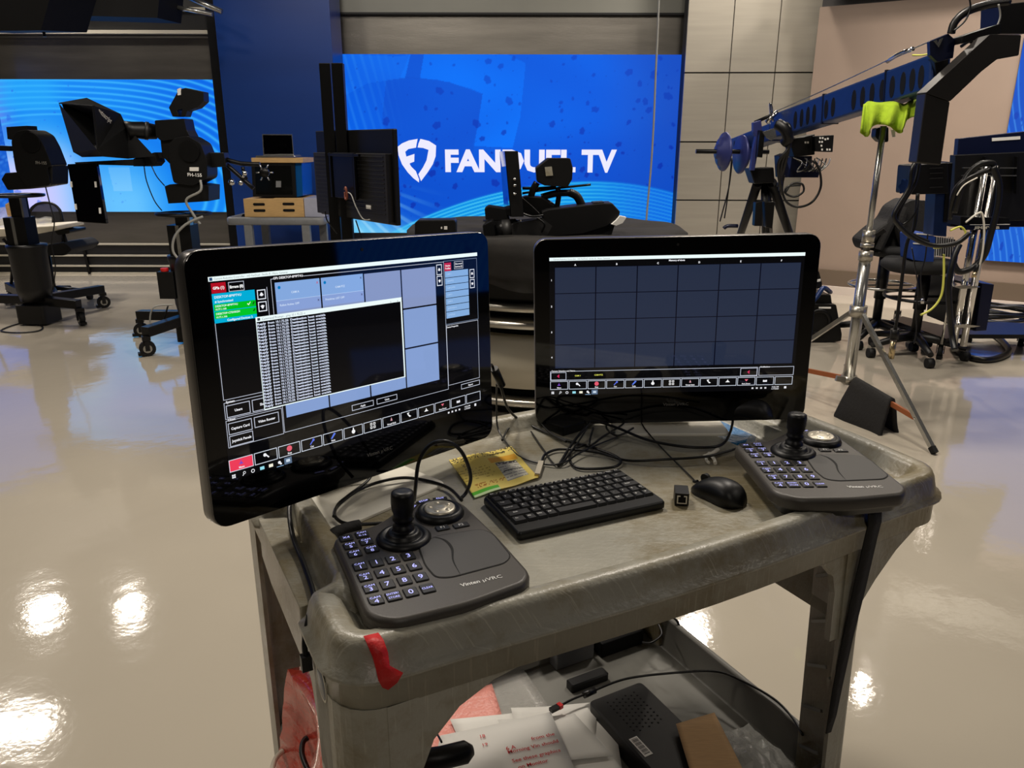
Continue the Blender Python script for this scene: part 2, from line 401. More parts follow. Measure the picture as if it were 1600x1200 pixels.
# aluminium panel wall right of the main video wall: three columns of slabs with dark reveals
def frameM(o, yaw): return Matrix.Translation(vec(o)) @ Matrix.Rotation(R(yaw), 4, 'Z')
mb = MB(frameM((1.77, 8.52, 0), -2.5)); mb.use('gap_dark').box((.70, .16, 2.7), (1.38, .26, 5.4))
zs = [0, .28, .88, 1.48, 2.16, 3.4, 4.6, 5.4]
for i in range(3):
    for a, b in zip(zs[:-1], zs[1:]):
        mb.use('panel_metal').box((.232 + i * .462, .02, (a + b) / 2), (.452, .04, b - a - .014))
mb.use('panel_metal').box((1.40, .15, 2.7), (.02, .3, 5.4))
struct(mb, 'wall_panel')
# beige side wall running towards the camera on the right, base and light skirting
PW0 = Vector((3.12, 8.9, 0)); PW1 = Vector((3.62, 7.25, 0)); PW2 = Vector((9.8, 3.6, 0))
PW0 = Vector((3.02, 8.05, 0)) + Vector((0, .5, 0))
A0 = Vector((2.95, 8.08, 0)); A1 = Vector((9.5, 4.22, 0))
mb = MB().use('wall_beige').beam(A0 + Vector((0, 0, 1.35)), A1 + Vector((0, 0, 1.35)), .12, 2.7)
ax = (A1 - A0).normalized(); an = Vector((ax.y, -ax.x, 0))
mb.use('wall_dark').beam(A0 + Vector((0, 0, 4.05)) - an * .1, A1 + Vector((0, 0, 4.05)) - an * .1, .12, 2.7)
mb.use('fascia').beam(A0 + Vector((0, 0, 3.02)) + an * .25, A1 + Vector((0, 0, 3.02)) + an * .25, .4, .28)
struct(mb, 'wall_right')
struct(MB().use('wall_brown').beam(A0 + an * .09 + Vector((0, 0, .16)), A1 + an * .09 + Vector((0, 0, .16)), .05, .16).use('skirt_light').beam(A0 + an * .11 + Vector((0, 0, .04)), A1 + an * .11 + Vector((0, 0, .04)), .08, .08), 'baseboard_right')
# ============================================================ VIDEO WALLS
rng = np.random.RandomState(7)
def spots(u, v, n, asp, seed, rmin=.002, rmax=.013):
    rs = np.random.RandomState(seed); m_ = np.zeros_like(u)
    for i in range(n):
        cx, cy = rs.rand(), rs.rand(); r = rmin + (rmax - rmin) * rs.rand() ** 4; ph = rs.rand() * 6
        dx = (u - cx) * asp; dy = v - cy; th = np.arctan2(dy, dx); rr = r * (1 + .16 * np.sin(2 * th + ph) + .10 * np.sin(5 * th + 2 * ph))
        m_ = np.maximum(m_, np.clip((rr - np.hypot(dx, dy)) / .003 + .5, 0, 1))
    return m_
def mixc(a, b, t): return a * (1 - t[..., None]) + np.array(b, float) * t[..., None]
def sst(x, a, b): t = np.clip((x - a) / (b - a), 0, 1); return t * t * (3 - 2 * t)
def inpoly(u, v, P):
    r = np.zeros(u.shape, bool); n = len(P)
    for i in range(n):
        x0, y0 = P[i]; x1, y1 = P[(i + 1) % n]
        c_ = ((y0 > v) != (y1 > v)) & (u < (x1 - x0) * (v - y0) / (y1 - y0 + 1e-12) + x0); r ^= c_
    return r
def img_center(u, v):
    X = 517 + u * 551; Y = 87 + v * 278
    c = np.zeros(u.shape + (3,)) + np.array([0, 98, 232.])
    c = mixc(c, (30, 78, 190), sst(u, .72, 1.0) * .85)
    c = mixc(c, (0, 72, 196), sst(v, .3, .75) * .55)
    ring = inpoly(X, Y, [(640, 85), (622, 122), (680, 124), (735, 138), (752, 145), (744, 195), (735, 225), (800, 228), (812, 180), (820, 100), (790, 86)]).astype(float)
    inner = inpoly(X, Y, [(600, 124), (640, 120), (700, 128), (752, 146), (744, 190), (736, 235), (700, 262), (640, 250), (590, 190)]).astype(float)
    c = mixc(c, (0, 116, 252), ring * .9); c = mixc(c, (4, 84, 212), inner * .75)
    stem = inpoly(X, Y, [(640, 87), (661, 87), (653, 124), (630, 122)]).astype(float); c = mixc(c, (4, 84, 212), stem * .85)
    hz = inpoly(X, Y, [(517, 88), (560, 88), (622, 90), (640, 87), (630, 122), (570, 130), (530, 150), (517, 150)]).astype(float); c = mixc(c, (14, 120, 250), hz * .5)
    streak = sst(np.sin((X * 1.0 - (Y - 87) * .22) * .55 + 2 * np.sin(X * .05)), .0, 1.0) * sst(640 - X, 0, 110)
    c = mixc(c, (70, 160, 252), streak * .30)
    cl = .5 + .5 * np.sin(X * .021 + 1.3 * np.sin(Y * .03)) * np.cos(Y * .027 + np.sin(X * .017)); c = mixc(c, (0, 60, 190), cl * .22)
    k = .55 + .45 * sst(v, .2, .6)
    c = mixc(c, (2, 44, 170), spots(u, v, 300, 2.0, 3, .002, .024) * .72 * k)
    top = np.where(X < 930, 281 + ((930 - X) / 330.) ** 2 * 82, 281 + ((X - 930) / 140.) ** 2 * 20)
    wv = sst(Y - top, -3, 3)
    c = mixc(c, (0, 150, 232), wv * .92)
    c = mixc(c, (10, 96, 226), sst(X, 880, 1060) * wv * .75)
    ln = sst(np.sin((Y - top) * 1.05), -.2, .6) * wv * sst(X, 590, 640)
    c = mixc(c, (96, 214, 250), ln * .62 * (1 - .6 * sst(X, 850, 1000)))
    c = mixc(c, (130, 222, 252), sst(Y + (620 - X) * .45, 318, 400) * sst(760 - X, -10, 160) * .85)
    fan = sst(np.sin((np.arctan2(Y - 250, X - 470)) * 60), .1, .9) * sst(700 - X, 0, 120) * sst(Y, 280, 320)
    c = mixc(c, (200, 240, 255), fan * .35)
    return c
def img_left(u, v):
    X = 10 + u * 340; Y = 128 + v * 205
    c = np.zeros(u.shape + (3,)) + np.array([12, 134, 244.])
    c = mixc(c, (0, 104, 232), sst(X, 170, 330) * sst(260 - Y, -80, 90)); c = mixc(c, (110, 200, 255), sst(Y, 200, 320) * sst(X, 90, 180) * sst(290 - X, 0, 90) * .9)
    c = mixc(c, (90, 190, 252), sst(X, 30, 70) * sst(150 - X, 0, 70) * sst(Y, 150, 260))
    c = mixc(c, (186, 205, 255), sst(160 - X, -20, 90) * sst(Y, 190, 270))
    c = mixc(c, (120, 140, 240), sst(60 - X, 0, 50) * sst(240 - Y, 0, 60) * .8)
    c = mixc(c, (205, 200, 255), sst(110 - X, 0, 50) * sst(Y, 240, 300) * .9)
    r = np.hypot((X - 120) * .62, Y - 330 + 30)
    ln = np.exp(-((np.mod(r + 12 * np.sin(X * .012), 8.5) - 4.2) / 1.6) ** 2)
    c = mixc(c, (70, 190, 255), ln * sst(r, 112, 122) * .75)
    band = (Y - 164 + .04 * (X - 30)) ; c = mixc(c, (40, 175, 252), sst(-abs(X - 70), -70, -20) * sst(170 - Y, -8, 4) * .6)
    c = mixc(c, (200, 232, 255), inpoly(X, Y, [(172, 262), (205, 262), (205, 300), (176, 300)]).astype(float) * .22)
    c = mixc(c, (40, 90, 230), spots(u, v, 110, 1.6, 11, .003, .022) * .45 * sst(240 - X, 0, 100))
    return c
def img_right(u, v):
    c = np.zeros(u.shape + (3,)) + np.array([10, 80, 196.])
    c = mixc(c, (22, 104, 220), sst(v, .2, .9) * .6)
    ln = np.exp(-((np.mod((u * 2.2 - v * 1.1 + .15 * np.sin(v * 5)) * 9, 1) - .5) / .12) ** 2)
    c = mixc(c, (90, 165, 245), ln * .6); c = mixc(c, (6, 60, 180), spots(u, v, 120, 1.2, 5, .003, .025) * .7)
    return c
def video_wall(name, P00, P10, P01, fn, nx, ny, label, depth=.09):
    P00, P10, P01 = map(vec, (P00, P10, P01)); n = (P01 - P00).cross(P10 - P00).normalized()
    P11 = P10 + P01 - P00; cen = (P01 + P11) / 2
    if n.dot(Vector((0, 0, 1.4)) - P00) < 0: n = -n
    t = thing(name, label, 'video wall', cen)
    mb = MB(); q = [P00, P10, P11, P01]; mb.add([p - n * .004 for p in q] + [p - n * depth for p in q], [(0, 1, 2, 3), (7, 6, 5, 4), (0, 4, 5, 1), (1, 5, 6, 2), (2, 6, 7, 3), (3, 7, 4, 0)])
    mb.build('cabinet', 'black_metal', t)
    picture_grid('display', P00, P10, P01, fn, nx, ny, 'led_picture', t)
    return t, n
yv = 8.9
c00 = at(515, 86, yv); c10 = at(1068, 84, yv); zt = (c00.z + c10.z) / 2; x0, x1 = -1.935, 1.84
tW, nW = video_wall('video_wall', (x0, yv, zt), (x1, yv, zt), (x0, yv, .485), img_center, 460, 230, 'wide blue video wall showing the white shield and FANDUEL TV lettering')
pxm = (x1 - x0) / 551
cv = Canvas((x0, yv - .004, zt), (1, 0, 0), (0, 0, 1), pxm, (0, -1, 0), 'led_picture')
K = lambda pts: [((600 + x / 4 - 517), (y / 4 - 87) * 1.0) for x, y in pts]
W8 = (238, 236, 255)
cv.poly(K([(187, 852), (130, 862), (85, 880), (55, 902), (60, 955), (80, 1010), (115, 1060), (150, 1097), (186, 1124), (188, 1105), (175, 1070), (168, 1052), (140, 1025), (130, 1008), (132, 1003), (160, 993), (163, 945), (110, 962), (104, 932), (125, 915), (175, 906), (179, 885)]), W8)
cv.poly(K([(205, 852), (260, 865), (305, 893), (300, 960), (280, 1010), (245, 1060), (200, 1116), (184, 1072), (215, 1030), (240, 985), (255, 920), (220, 908), (185, 905), (192, 880)]), W8)
cv.text('FANDUEL', 600 + (360 + 1210) / 8 - 517, (988.5) / 4 - 87, 36, W8, width=212, bold=.045, fit=True)
cv.text('TV', 600 + (1245 + 1475) / 8 - 517, (988.5) / 4 - 87, 36, W8, width=57, bold=.045, fit=True)
cv.mb.build('lettering', parent=tW)
# left video wall
yl = 8.92
L00 = at(10, 128, yl); L10 = at(332, 126, yl); L01 = at(10, 334, yl)
video_wall('video_wall', (L00.x - .25, yl, L10.z), (L10.x + .03, yl, L10.z), (L00.x - .25, yl, at(200, 333, yl).z), img_left, 340, 200, 'bright cyan video wall at left behind the pedestal cameras', .12)
# narrow return video wall at the far left edge
S0 = Vector((L00.x - .08, 8.8, 2.36)); S1 = S0 + Vector((-1.2, -1.9, 0))
video_wall('video_wall', S1, S0, S1 - Vector((0, 0, 1.7)), img_right, 60, 60, 'angled blue video wall cut off by the left edge of the picture')
# right video wall on the beige wall
def wall_pt(px, py, off=.12):
    d = ray(px, py); t = ((A0 + an * off) - Vector((0, 0, CAM_H))).dot(an) / d.dot(an); return d * t + Vector((0, 0, CAM_H))
r0 = wall_pt(1536, 404); rt = wall_pt(1556, 96)
r00 = Vector((r0.x, r0.y, 2.35)); r10 = r00 + ax * 1.0
video_wall('video_wall', r00, r10, Vector((r00.x, r00.y, r0.z)), img_right, 300, 200, 'blue video wall on the beige wall behind the crane at right', .08)
# side of the studio beyond the right edge: dark wall and its video wall, mirrored in the left monitor
struct(MB().box((8.6, -1.0, 2.7), (.2, 10.4, 5.4)), 'wall_side', 'wall_dark')
def img_side(u, v): return img_right(u * 1.4, v) * .9
video_wall('video_wall', (8.4, 3.2, 3.1), (8.4, .2, 3.1), (8.4, 3.2, .3), img_side, 160, 90, 'blue striped video wall beyond the right edge, mirrored in the left monitor')
# ============================================================ SHOWN CEILING GEAR (top left)
def softbox(pts, label, grp=None):
    mb = MB(); mb.add(pts, [(0, 1, 2, 3), (7, 6, 5, 4), (0, 4, 5, 1), (1, 5, 6, 2), (2, 6, 7, 3), (3, 7, 4, 0)])
    return tag(mb.build('light_housing', 'black_matte'), label, 'studio light', grp)
def hexa(P, n, d): return [vec(p) for p in P] + [vec(p) + vec(n) * d for p in P]
softbox(hexa([at(-60, -60, 6.5), at(-60, 52, 6.5), at(62, 50, 6.5), at(92, -60, 6.5)], (.2, 1, .1), .5), 'big black light housing hanging at the top left corner')
softbox(hexa([at(84, -60, 7.2), at(90, 26, 7.2), at(244, 30, 7.2), at(252, -60, 7.2)], (0, 1, .05), .5), 'black flat light housing hanging right of the corner one')
mb = MB().use('steel_tube').tube([at(248, 8, 7.6), at(330, 24, 7.6)], .02).tube([at(280, -8, 7.8), at(345, 20, 7.8)], .025)
tag(mb.build('lighting_truss'), 'thin steel lighting pipes hanging beside the blue column top', 'truss')
mb = MB().tube(spline([at(70, 30, 6.8), at(66, 45, 6.8), at(68, 60, 6.8)]), .012)
tag(mb.build('safety_strap', 'cable_black'), 'short strap dangling from the top left light housing', 'strap')
tag(MB().tube(spline([at(1028, -30, 8.2), at(1026, 40, 8.2), at(1023, 110, 8.2), at(1020, 190, 8.2), at(1016, 260, 8.2), at(1010, 330, 8.2), at(1007, 380, 8.2)]), .010, 6).build('hanging_cable', 'cable_grey'), 'thin pale cable hanging down in front of the main video wall', 'cable')
# ============================================================ THE CART
CM = frameM((-.205, .76, 0), 28)
cart = thing('utility_cart', 'grey plastic two-shelf utility cart carrying the monitors, red tape on its corner', 'cart', CM @ Vector((.5, .3, 0)))
LX, WY = 1.15, .655
def bow(pts):  # the long sides bulge a little
    out = []
    for x, y in pts:
        t = math.sin(math.pi * min(1, max(0, x / LX))) ** 2; k = (1 if y > WY / 2 else -1) * .018 * t * abs(y / WY * 2 - 1)
        e = max(0, (x - .9) / .25) * .022 * math.sin(math.pi * min(1, max(0, y / WY))); out.append((x + e, y + k))
    return out
def dense(pts, step=.08):
    out = []; n = len(pts)
    for i in range(n):
        a = Vector(pts[i]); b = Vector(pts[(i + 1) % n]); k = max(1, int((b - a).length / step))
        for j in range(k): out.append(tuple(a + (b - a) * j / k))
    return out
_o = rrect(0, 0, LX, WY, .06, 6)   # the left end has a recess for the ledge
_k = max(i for i, p in enumerate(_o) if p[1] > WY / 2) + 1
_o = _o[:_k] + [(0, .50), (0, .475), (.008, .468), (.034, .460), (.042, .450), (.042, .19), (.034, .172), (.008, .160), (0, .152), (0, .12)] + _o[_k:]
top_out = bow(dense(_o))
prof = [(.012, .776), (0, .776), (0, .815), (-.009, .8185), (-.0115, .8215), (-.0105, .8255), (-.002, .829), (.005, .858), (.010, .868), (.018, .871), (.034, .869), (.042, .862), (.050, .846), (.058, .8405)]
mb = MB(CM); n = len(top_out); vs = []
for d, z in prof: vs += [(x, y, z) for x, y in inset(top_out, d)]
mb.use('cart_grey').add(vs, [(i * n + j, i * n + (j + 1) % n, (i + 1) * n + (j + 1) % n, (i + 1) * n + j) for i in range(len(prof) - 1) for j in range(n)], True)
# deck with the recessed bin at the handle end
loop = inset(top_out, .058); basin = dense(rrect(.945, .10, 1.090, .56, .045, 5), .06)
tri = tessellate_polygon([[Vector((x, y, 0)) for x, y in loop], [Vector((x, y, 0)) for x, y in reversed(basin)]])
allp = loop + list(reversed(basin)); fs = []
for t in tri:
    a, b, c = [Vector(allp[i]) for i in t]
    fs.append(t if (b - a).cross(c - a) > 0 else t[::-1])
mb.add([(x, y, .8405) for x, y in allp], fs)
m_ = len(basin); lv = [(0, .8405), (.004, .837), (.010, .816), (.02, .812)]; vs = []
for d, z in lv: vs += [(x, y, z) for x, y in inset(basin, d)]
mb.add(vs, [(i * m_ + (j + 1) % m_, i * m_ + j, (i + 1) * m_ + j, (i + 1) * m_ + (j + 1) % m_) for i in range(3) for j in range(m_)], True)
mb.add([(x, y, .812) for x, y in inset(basin, .02)], [list(range(m_))])
mb.prism(inset(top_out, .03), .80, .806) if False else None
# underside
ib = inset(top_out, .012); mb.use('cart_dark').add([(x, y, .776) for x, y in ib] + [(x, y, .80) for x, y in ib], [(j, n + j, n + (j + 1) % n, (j + 1) % n) for j in range(n)])
lo2 = [p for p in ib]; mb.add([(x, y, .80) for x, y in lo2], [list(reversed(range(len(lo2))))]) if False else None
mb.build('top_shelf', parent=cart)
mb = MB(CM).use('cart_grey'); arch = [(0, .60), (.098, .60), (.100, .66), (.118, .705), (.155, .742), (.205, .765), (.27, .777), (.27, .79), (0, .79)]
def xzprism(mb, pts, y0, y1):
    mb.M = CM @ Matrix(((1, 0, 0, 0), (0, 0, -1, 0), (0, 1, 0, 0), (0, 0, 0, 1))); mb.prism(pts, -y1, -y0); mb.M = CM
def yzprism(mb, pts, x0, x1):
    mb.M = CM @ Matrix(((0, 0, 1, 0), (1, 0, 0, 0), (0, 1, 0, 0), (0, 0, 0, 1))); mb.prism(pts, x0, x1); mb.M = CM
xzprism(mb, [(x if x > .05 else .058, min(z, .7775)) for x, z in arch[:-1]] + [(.058, .7775)], -.0015, .012)
arc2 = [(.94, .60), (.87, .60), (.865, .70), (.855, .735), (.83, .762), (.79, .776), (.79, .79), (.94, .79)][::-1]
xzprism(mb, arc2, -.0025, .010)
mb.build('apron', parent=cart); mb = MB(CM).use('cart_grey')
side = [(.058, .60), (.125, .60), (.13, .68), (.15, .73), (.19, .765), (.24, .777), (.24, .79), (.058, .79)]
yzprism(mb, side, -.001, .012)
# handle end: web sweeping up from the leg to the overhanging end
web = [(.93, .60), (.945, .655), (.975, .695), (1.02, .742), (1.075, .780), (1.095, .80), (1.095, .815), (.90, .815), (.90, .60)]
xzprism(mb, web, .0, .012); xzprism(mb, web, WY - .012, WY)
vs = []; wl = web[:6]
for y in (.0, WY): vs += [(x, y, z) for x, z in wl]
mb.add(vs, [(i, i + 1, i + 7, i + 6) for i in range(5)], True)
mb.build('apron', parent=cart)
def leg(x0, y0, sx, sy, fx, fy, z0, z1, rc, mt='cart_grey', th=.008, dx=0):
    """L-section corner leg; sx, sy point inwards"""
    k = 6; o = [(fx, 0)]; o = []
    o.append((fx, 0)); o.append((fx, th)); o.append((rc + th * .3, th))
    for i in range(k + 1): t = R(-90 - 90 * i / k); o.append((rc + (rc - th) * math.cos(t), rc + (rc - th) * math.sin(t)))
    o.append((th, fy)); o.append((0, fy))
    for i in range(k + 1): t = R(180 + 90 * i / k); o.append((rc + rc * math.cos(t), rc + rc * math.sin(t)))
    pts = [(x0 + sx * x, y0 + sy * y) for x, y in o]
    ar = sum(pts[i - 1][0] * pts[i][1] - pts[i][0] * pts[i - 1][1] for i in range(len(pts)))
    if ar < 0: pts = pts[::-1]
    mb = MB(CM @ Matrix(((1, 0, dx, -dx * z1), (0, 1, 0, 0), (0, 0, 1, 0), (0, 0, 0, 1)))); mb.use(mt).prism(pts, z0, z1)
    return mb
mb = leg(-.001, -.001, 1, 1, .099, .126, .619, .7775, .06); mb.M = leg(.0008, .0008, 1, 1, .097, .124, .13, .616, .06).M; q_ = leg(.0008, .0008, 1, 1, .097, .124, .13, .618, .06); mb.M = None; mb.use('cart_grey').add(q_.v, q_.f); mb.build('leg', parent=cart)
mb = leg(.935, -.006, -1, 1, .055, .105, .13, .795, .015, dx=-.05)
mb.use('cart_dark')
for z in (.72, .62, .52, .42, .32): mb.beam((.888, .02, z), (.925, .09, z - .055), .004, .006)
mb.use('cart_grey').box((.905, .004, .50), (.05, .012, .012)); mb.build('leg', parent=cart)
leg(0, WY, 1, -1, .075, .10, .13, .795, .03).build('leg', parent=cart)
mb = leg(.935, WY, -1, -1, .055, .105, .13, .795, .015, dx=-.05); mb.build('leg', parent=cart)
# back-left leg ribs
low = dense(rrect(.01, .005, .985, WY - .01, .05, 5), .1); k = len(low)
mb = MB(CM).use('cart_dark'); prof = [(.0, .155), (0, .285), (.004, .289), (.014, .289), (.018, .285), (.022, .21), (.028, .206)]; vs = []
for d, z in prof: vs += [(x, y, z) for x, y in inset(low, d)]
mb.add(vs, [(i * k + j, i * k + (j + 1) % k, (i + 1) * k + (j + 1) % k, (i + 1) * k + j) for i in range(len(prof) - 1) for j in range(k)], True)
mb.add([(x, y, .206) for x, y in inset(low, .028)], [list(range(k))]); mb.add([(x, y, .18) for x, y in low], [list(reversed(range(k)))])
mb.build('lower_shelf', parent=cart)
for x, y in ((.08, .08), (.9, .08), (.08, .57), (.9, .57)):
    mb = MB(CM).use('rubber').cyl((x, y - .018, .0635), (x, y + .018, .0635), .0635, n=20).use('black_metal').box((x, y, .135), (.05, .055, .03)).box((x, y - .024, .10), (.03, .005, .08)).box((x, y + .024, .10), (.03, .005, .08))
    mb.build('caster', parent=cart)
# outboard ledge and guard plate at the left end
mb = MB(CM).use('cart_grey').box((.024, .318, .833), (.046, .29, .010)).box((.022, .18, .80), (.04, .010, .06)).box((.022, .455, .80), (.04, .010, .06))
yzprism(mb, [(.172, .838), (.47, .838), (.47, .765), (.40, .748), (.20, .742), (.176, .752)][::-1], -.004, .005)
tag(mb.build('end_bracket', parent=cart, bevel=.002), 'pale worn guard plate at the left end')
mb = MB(CM).use('paper_warm').M and MB(CM @ Matrix.Translation((-.0015, .085, .775)) @ Matrix.Rotation(R(-90), 4, 'Y'))
mb.use('paper_warm').lathe([(.022, 0), (.0235, .0006), (.025, 0)], n=28).use('cart_far').lathe([(0, .0004), (.021, .0004), (.021, 0)], n=28)
tag(mb.build('decal', parent=cart), 'round pale sticker')
mb = MB(CM).use('red_tape').add([(.040, .020, .8735), (.058, .018, .8735), (.040, .006, .871), (.060, .005, .871), (.043, -.004, .858), (.062, -.004, .858), (.045, -.008, .842), (.062, -.008, .842), (.046, -.012, .829), (.077, -.012, .829), (.050, -.0125, .818), (.069, -.0125, .818), (.057, -.0125, .812)],
    [(0, 2, 3, 1), (2, 4, 5, 3), (4, 6, 7, 5), (6, 8, 9, 7), (8, 10, 11, 9), (10, 12, 11)], True)
o = mb.build('tape', parent=cart); o.o.modifiers.new('s', 'SOLIDIFY').thickness = .0008; tag(o, 'torn red tape on the front left corner')
# black strap wrapped round the right end
mb = MB(CM).use('bag_cloth'); st = [(.915, .06, .874), (.918, .012, .8745), (.918, -.014, .862), (.918, -.0185, .83), (.917, -.0165, .80), (.912, -.013, .70), (.906, -.010, .60), (.898, -.010, .50), (.893, -.012, .44), (.893, -.009, .40)]
wd = [.016] * 6 + [.013, .012, .010, .006]; vs = []
for (x, y, z), q in zip(st, wd): vs += [(x - q, y, z), (x + q, y - .001, z)]
mb.add(vs, [(2 * i, 2 * i + 2, 2 * i + 3, 2 * i + 1) for i in range(len(st) - 1)], True)
o = mb.build('strap', parent=cart); md = o.o.modifiers.new('s', 'SOLIDIFY'); md.thickness = .002; md.offset = 1; tag(o, 'black strap hanging down over the right leg')
tag(MB(CM).tube(spline([(.060, .46, .878), (.040, .42, .868), (.030, .36, .848), (.026, .27, .8435), (.018, .18, .8435), (.004, .15, .838), (-.008, .135, .81), (-.010, .128, .79)]), .004, 8).use('black_plastic').box((-.010, .127, .782), (.014, .012, .022)).build('hanging_cable', 'cable_black'), 'black cable draped over the left end of the cart along the rim recess', 'cable')
# ============================================================ TOUCHSCREEN MONITORS
def monitor(M, label, ui):
    """M: screen-plane frame, x right, y up, z towards viewer; origin at the front centre"""
    t = thing('touchscreen_monitor', label, 'monitor', M @ Vector((0, -.2, -.05)))
    W, H = .297, .203
    o = rrect(-W, -H, W, H, .026, 6)
    MB(M).stack(o, [(.018, -.044), (.004, -.036), (0, -.028), (0, -.004), (.0012, -.0015)]).build('housing', 'edge_silver', t)
    mb = MB(M).stack(inset(o, .0012), [(0, -.002), (0, -.0004), (.0006, 0)], False); mb.build('front_glass', 'black_gloss', t)
    cv = Canvas(M @ Vector((-.265, .1655, .0002)), M.to_3x3() @ Vector((1, 0, 0)), M.to_3x3() @ Vector((0, 1, 0)), .53 / 1920, M.to_3x3() @ Vector((0, 0, 1)))
    ui(cv); cv.mb.build('screen', parent=t)
    mb = MB(M).use('legend_dim'); X = M.to_3x3()
    put_text(mb, 'Vinten', M @ Vector((-.004, -.160, .0006)), X @ Vector((1, 0, 0)), X @ Vector((0, 1, 0)), .0062, .027, .02)
    put_text(mb, '\u00b5VRC', M @ Vector((.026, -.160, .0006)), X @ Vector((1, 0, 0)), X @ Vector((0, 1, 0)), .0062, .025, .0)
    mb.build('logo', parent=t)
    MB(M).use('dark_grey').cyl((0, .187, .0003), (0, .187, .0006), .0028, n=12).build('webcam', parent=t)
    # stand: neck and reflective base plate on the deck
    c = M @ Vector((0, -.12, 0)); xd = (X @ Vector((1, 0, 0))); xd.z = 0; xd.normalize(); bk = Vector((-xd.y, xd.x, 0))
    SM = Matrix(((xd.x, bk.x, 0, c.x), (xd.y, bk.y, 0, c.y), (0, 0, 1, 0), (0, 0, 0, 1)))
    z0 = .8412
    mb = MB(SM).stack(rrect(-.125, -.045, .125, .16, .012, 4), [(0, z0), (0, z0 + .004), (.002, z0 + .006)], False); mb.build('base_plate', 'plate_silver', t)
    mb = MB(SM).use('plate_silver').box((0, .085, z0 + .10), (.13, .012, .20)).use('black_plastic').box((0, .062, z0 + .20), (.12, .045, .10)); mb.build('stand_neck', parent=t)
    return t
def mon_matrix(c, yaw, roll, pitch=0):
    a = R(yaw); return Matrix.Translation(vec(c)) @ Matrix.Rotation(a, 4, 'Z') @ Matrix.Rotation(R(90 - pitch), 4, 'X') @ Matrix.Rotation(R(roll), 4, 'Z')
WH = (236, 250, 250); CE = (128, 152, 205); LN = (190, 195, 210)
def toolbar(cv, y0, y1, first):
    lab = ['Menu', '', 'Stop', 'Cut', 'Fade', '', '', 'Virtual Stick', '', '', 'Page Down', '', '']
    for i in range(13):
        x0 = 2 + i * 147.5; x1 = x0 + 140
        if i == 0 and first: cv.rect(x0, y0, x1, y1, (236, 60, 88), 2)
        cv.frame(x0, y0, x1, y1, (205, 212, 225), 4, 3); xm = (x0 + x1) / 2; ym = (y0 + y1) / 2 - 8
        if lab[i]: cv.text(lab[i], xm, y1 - 15, 10, (240, 240, 245), 4, .03)
        if i == 0: cv.poly([(xm - 14, ym + 10), (xm + 12, ym + 10), (xm + 2, ym - 2), (xm, ym - 16), (xm - 4, ym - 2)], (120, 70, 190), 4)
        if i == 1: cv.disc(xm - 6, ym - 2, 10, (235, 235, 240), 4); cv.poly([(xm - 2, ym + 2), (xm + 4, ym - 3), (xm + 20, ym + 14), (xm + 14, ym + 19)], (235, 235, 240), 4)
        if i == 2: cv.disc(xm, ym, 17, (226, 90, 110), 4)
        if i == 3: cv.disc(xm + 12, ym - 10, 8, (90, 110, 220), 4); cv.poly([(xm - 14, ym + 12), (xm - 8, ym + 16), (xm + 12, ym - 6), (xm + 6, ym - 10)], (90, 110, 220), 4)
        if i == 4: cv.poly([(xm - 18, ym + 14), (xm - 6, ym + 16), (xm + 20, ym - 12), (xm + 8, ym - 18)], (90, 120, 225), 4)
        if i == 5: cv.disc(xm, ym + 8, 13, (240, 240, 240), 4); cv.rect(xm - 4, ym - 16, xm + 4, ym + 4, (240, 240, 240), 4)
        if i == 6:
            for a in (-12, 12):
                for b in (-6, 16): cv.frame(xm + a - 8, ym + b - 8, xm + a + 8, ym + b + 8, (240, 240, 240), 4, 4)
        if i == 7: cv.poly([(xm - 8, ym + 8), (xm + 8, ym + 8), (xm, ym - 14)], (215, 160, 170), 4)
        if i == 8: cv.poly([(xm - 18, ym - 12), (xm + 2, ym - 14), (xm - 6, ym - 2), (xm + 16, ym + 14), (xm + 2, ym + 18), (xm - 12, ym + 2)], (240, 240, 240), 4)
        if i == 9: cv.poly([(xm - 18, ym + 12), (xm + 18, ym + 12), (xm + 4, ym - 2), (xm, ym - 12), (xm - 4, ym - 2)], (240, 240, 240), 4)
        if i == 10: cv.poly([(xm - 14, ym - 8), (xm + 14, ym - 8), (xm, ym + 8)], (230, 110, 130), 4)
        if i == 11: cv.rect(xm - 16, ym, xm + 16, ym + 16, (235, 235, 240), 4); cv.rect(xm - 4, ym - 4, xm + 2, ym + 4, (20, 20, 22), 5)
    for j, cx in enumerate((22, 80, 134, 190, 244, 300, 352)):
        yb = 1062
        if j == 0:
            for a in (0, 11):
                for b in (0, 11): cv.rect(cx - 10 + a, yb - 10 + b, cx - 1 + a, yb - 1 + b, (235, 235, 240), 3)
        elif j == 2: cv.disc(cx, yb, 11, (235, 235, 240), 3); cv.disc(cx, yb, 7, (8, 8, 10), 4)
        elif j == 1: cv.disc(cx + 4, yb - 4, 8, (235, 235, 240), 3); cv.disc(cx + 4, yb - 4, 5, (8, 8, 10), 4); cv.poly([(cx - 9, yb + 10), (cx - 2, yb + 1), (cx + 1, yb + 4), (cx - 6, yb + 12)], (235, 235, 240), 4)
        elif j == 3: cv.rect(cx - 13, yb - 9, cx + 13, yb + 9, (150, 220, 235), 3)
        elif j == 4: cv.rect(cx - 13, yb - 9, cx + 13, yb + 9, (240, 235, 215), 3)
        elif j == 5: cv.disc(cx - 3, yb - 3, 9, (235, 235, 240), 3); cv.disc(cx + 6, yb + 6, 6, (235, 235, 240), 3); cv.rect(cx - 22, yb + 18, cx + 22, yb + 21, (150, 190, 230), 3)
        else: cv.rect(cx - 24, yb - 18, cx + 24, yb + 20, (90, 110, 135), 2); cv.rect(cx - 12, yb - 8, cx + 12, yb + 8, (200, 215, 230), 3)
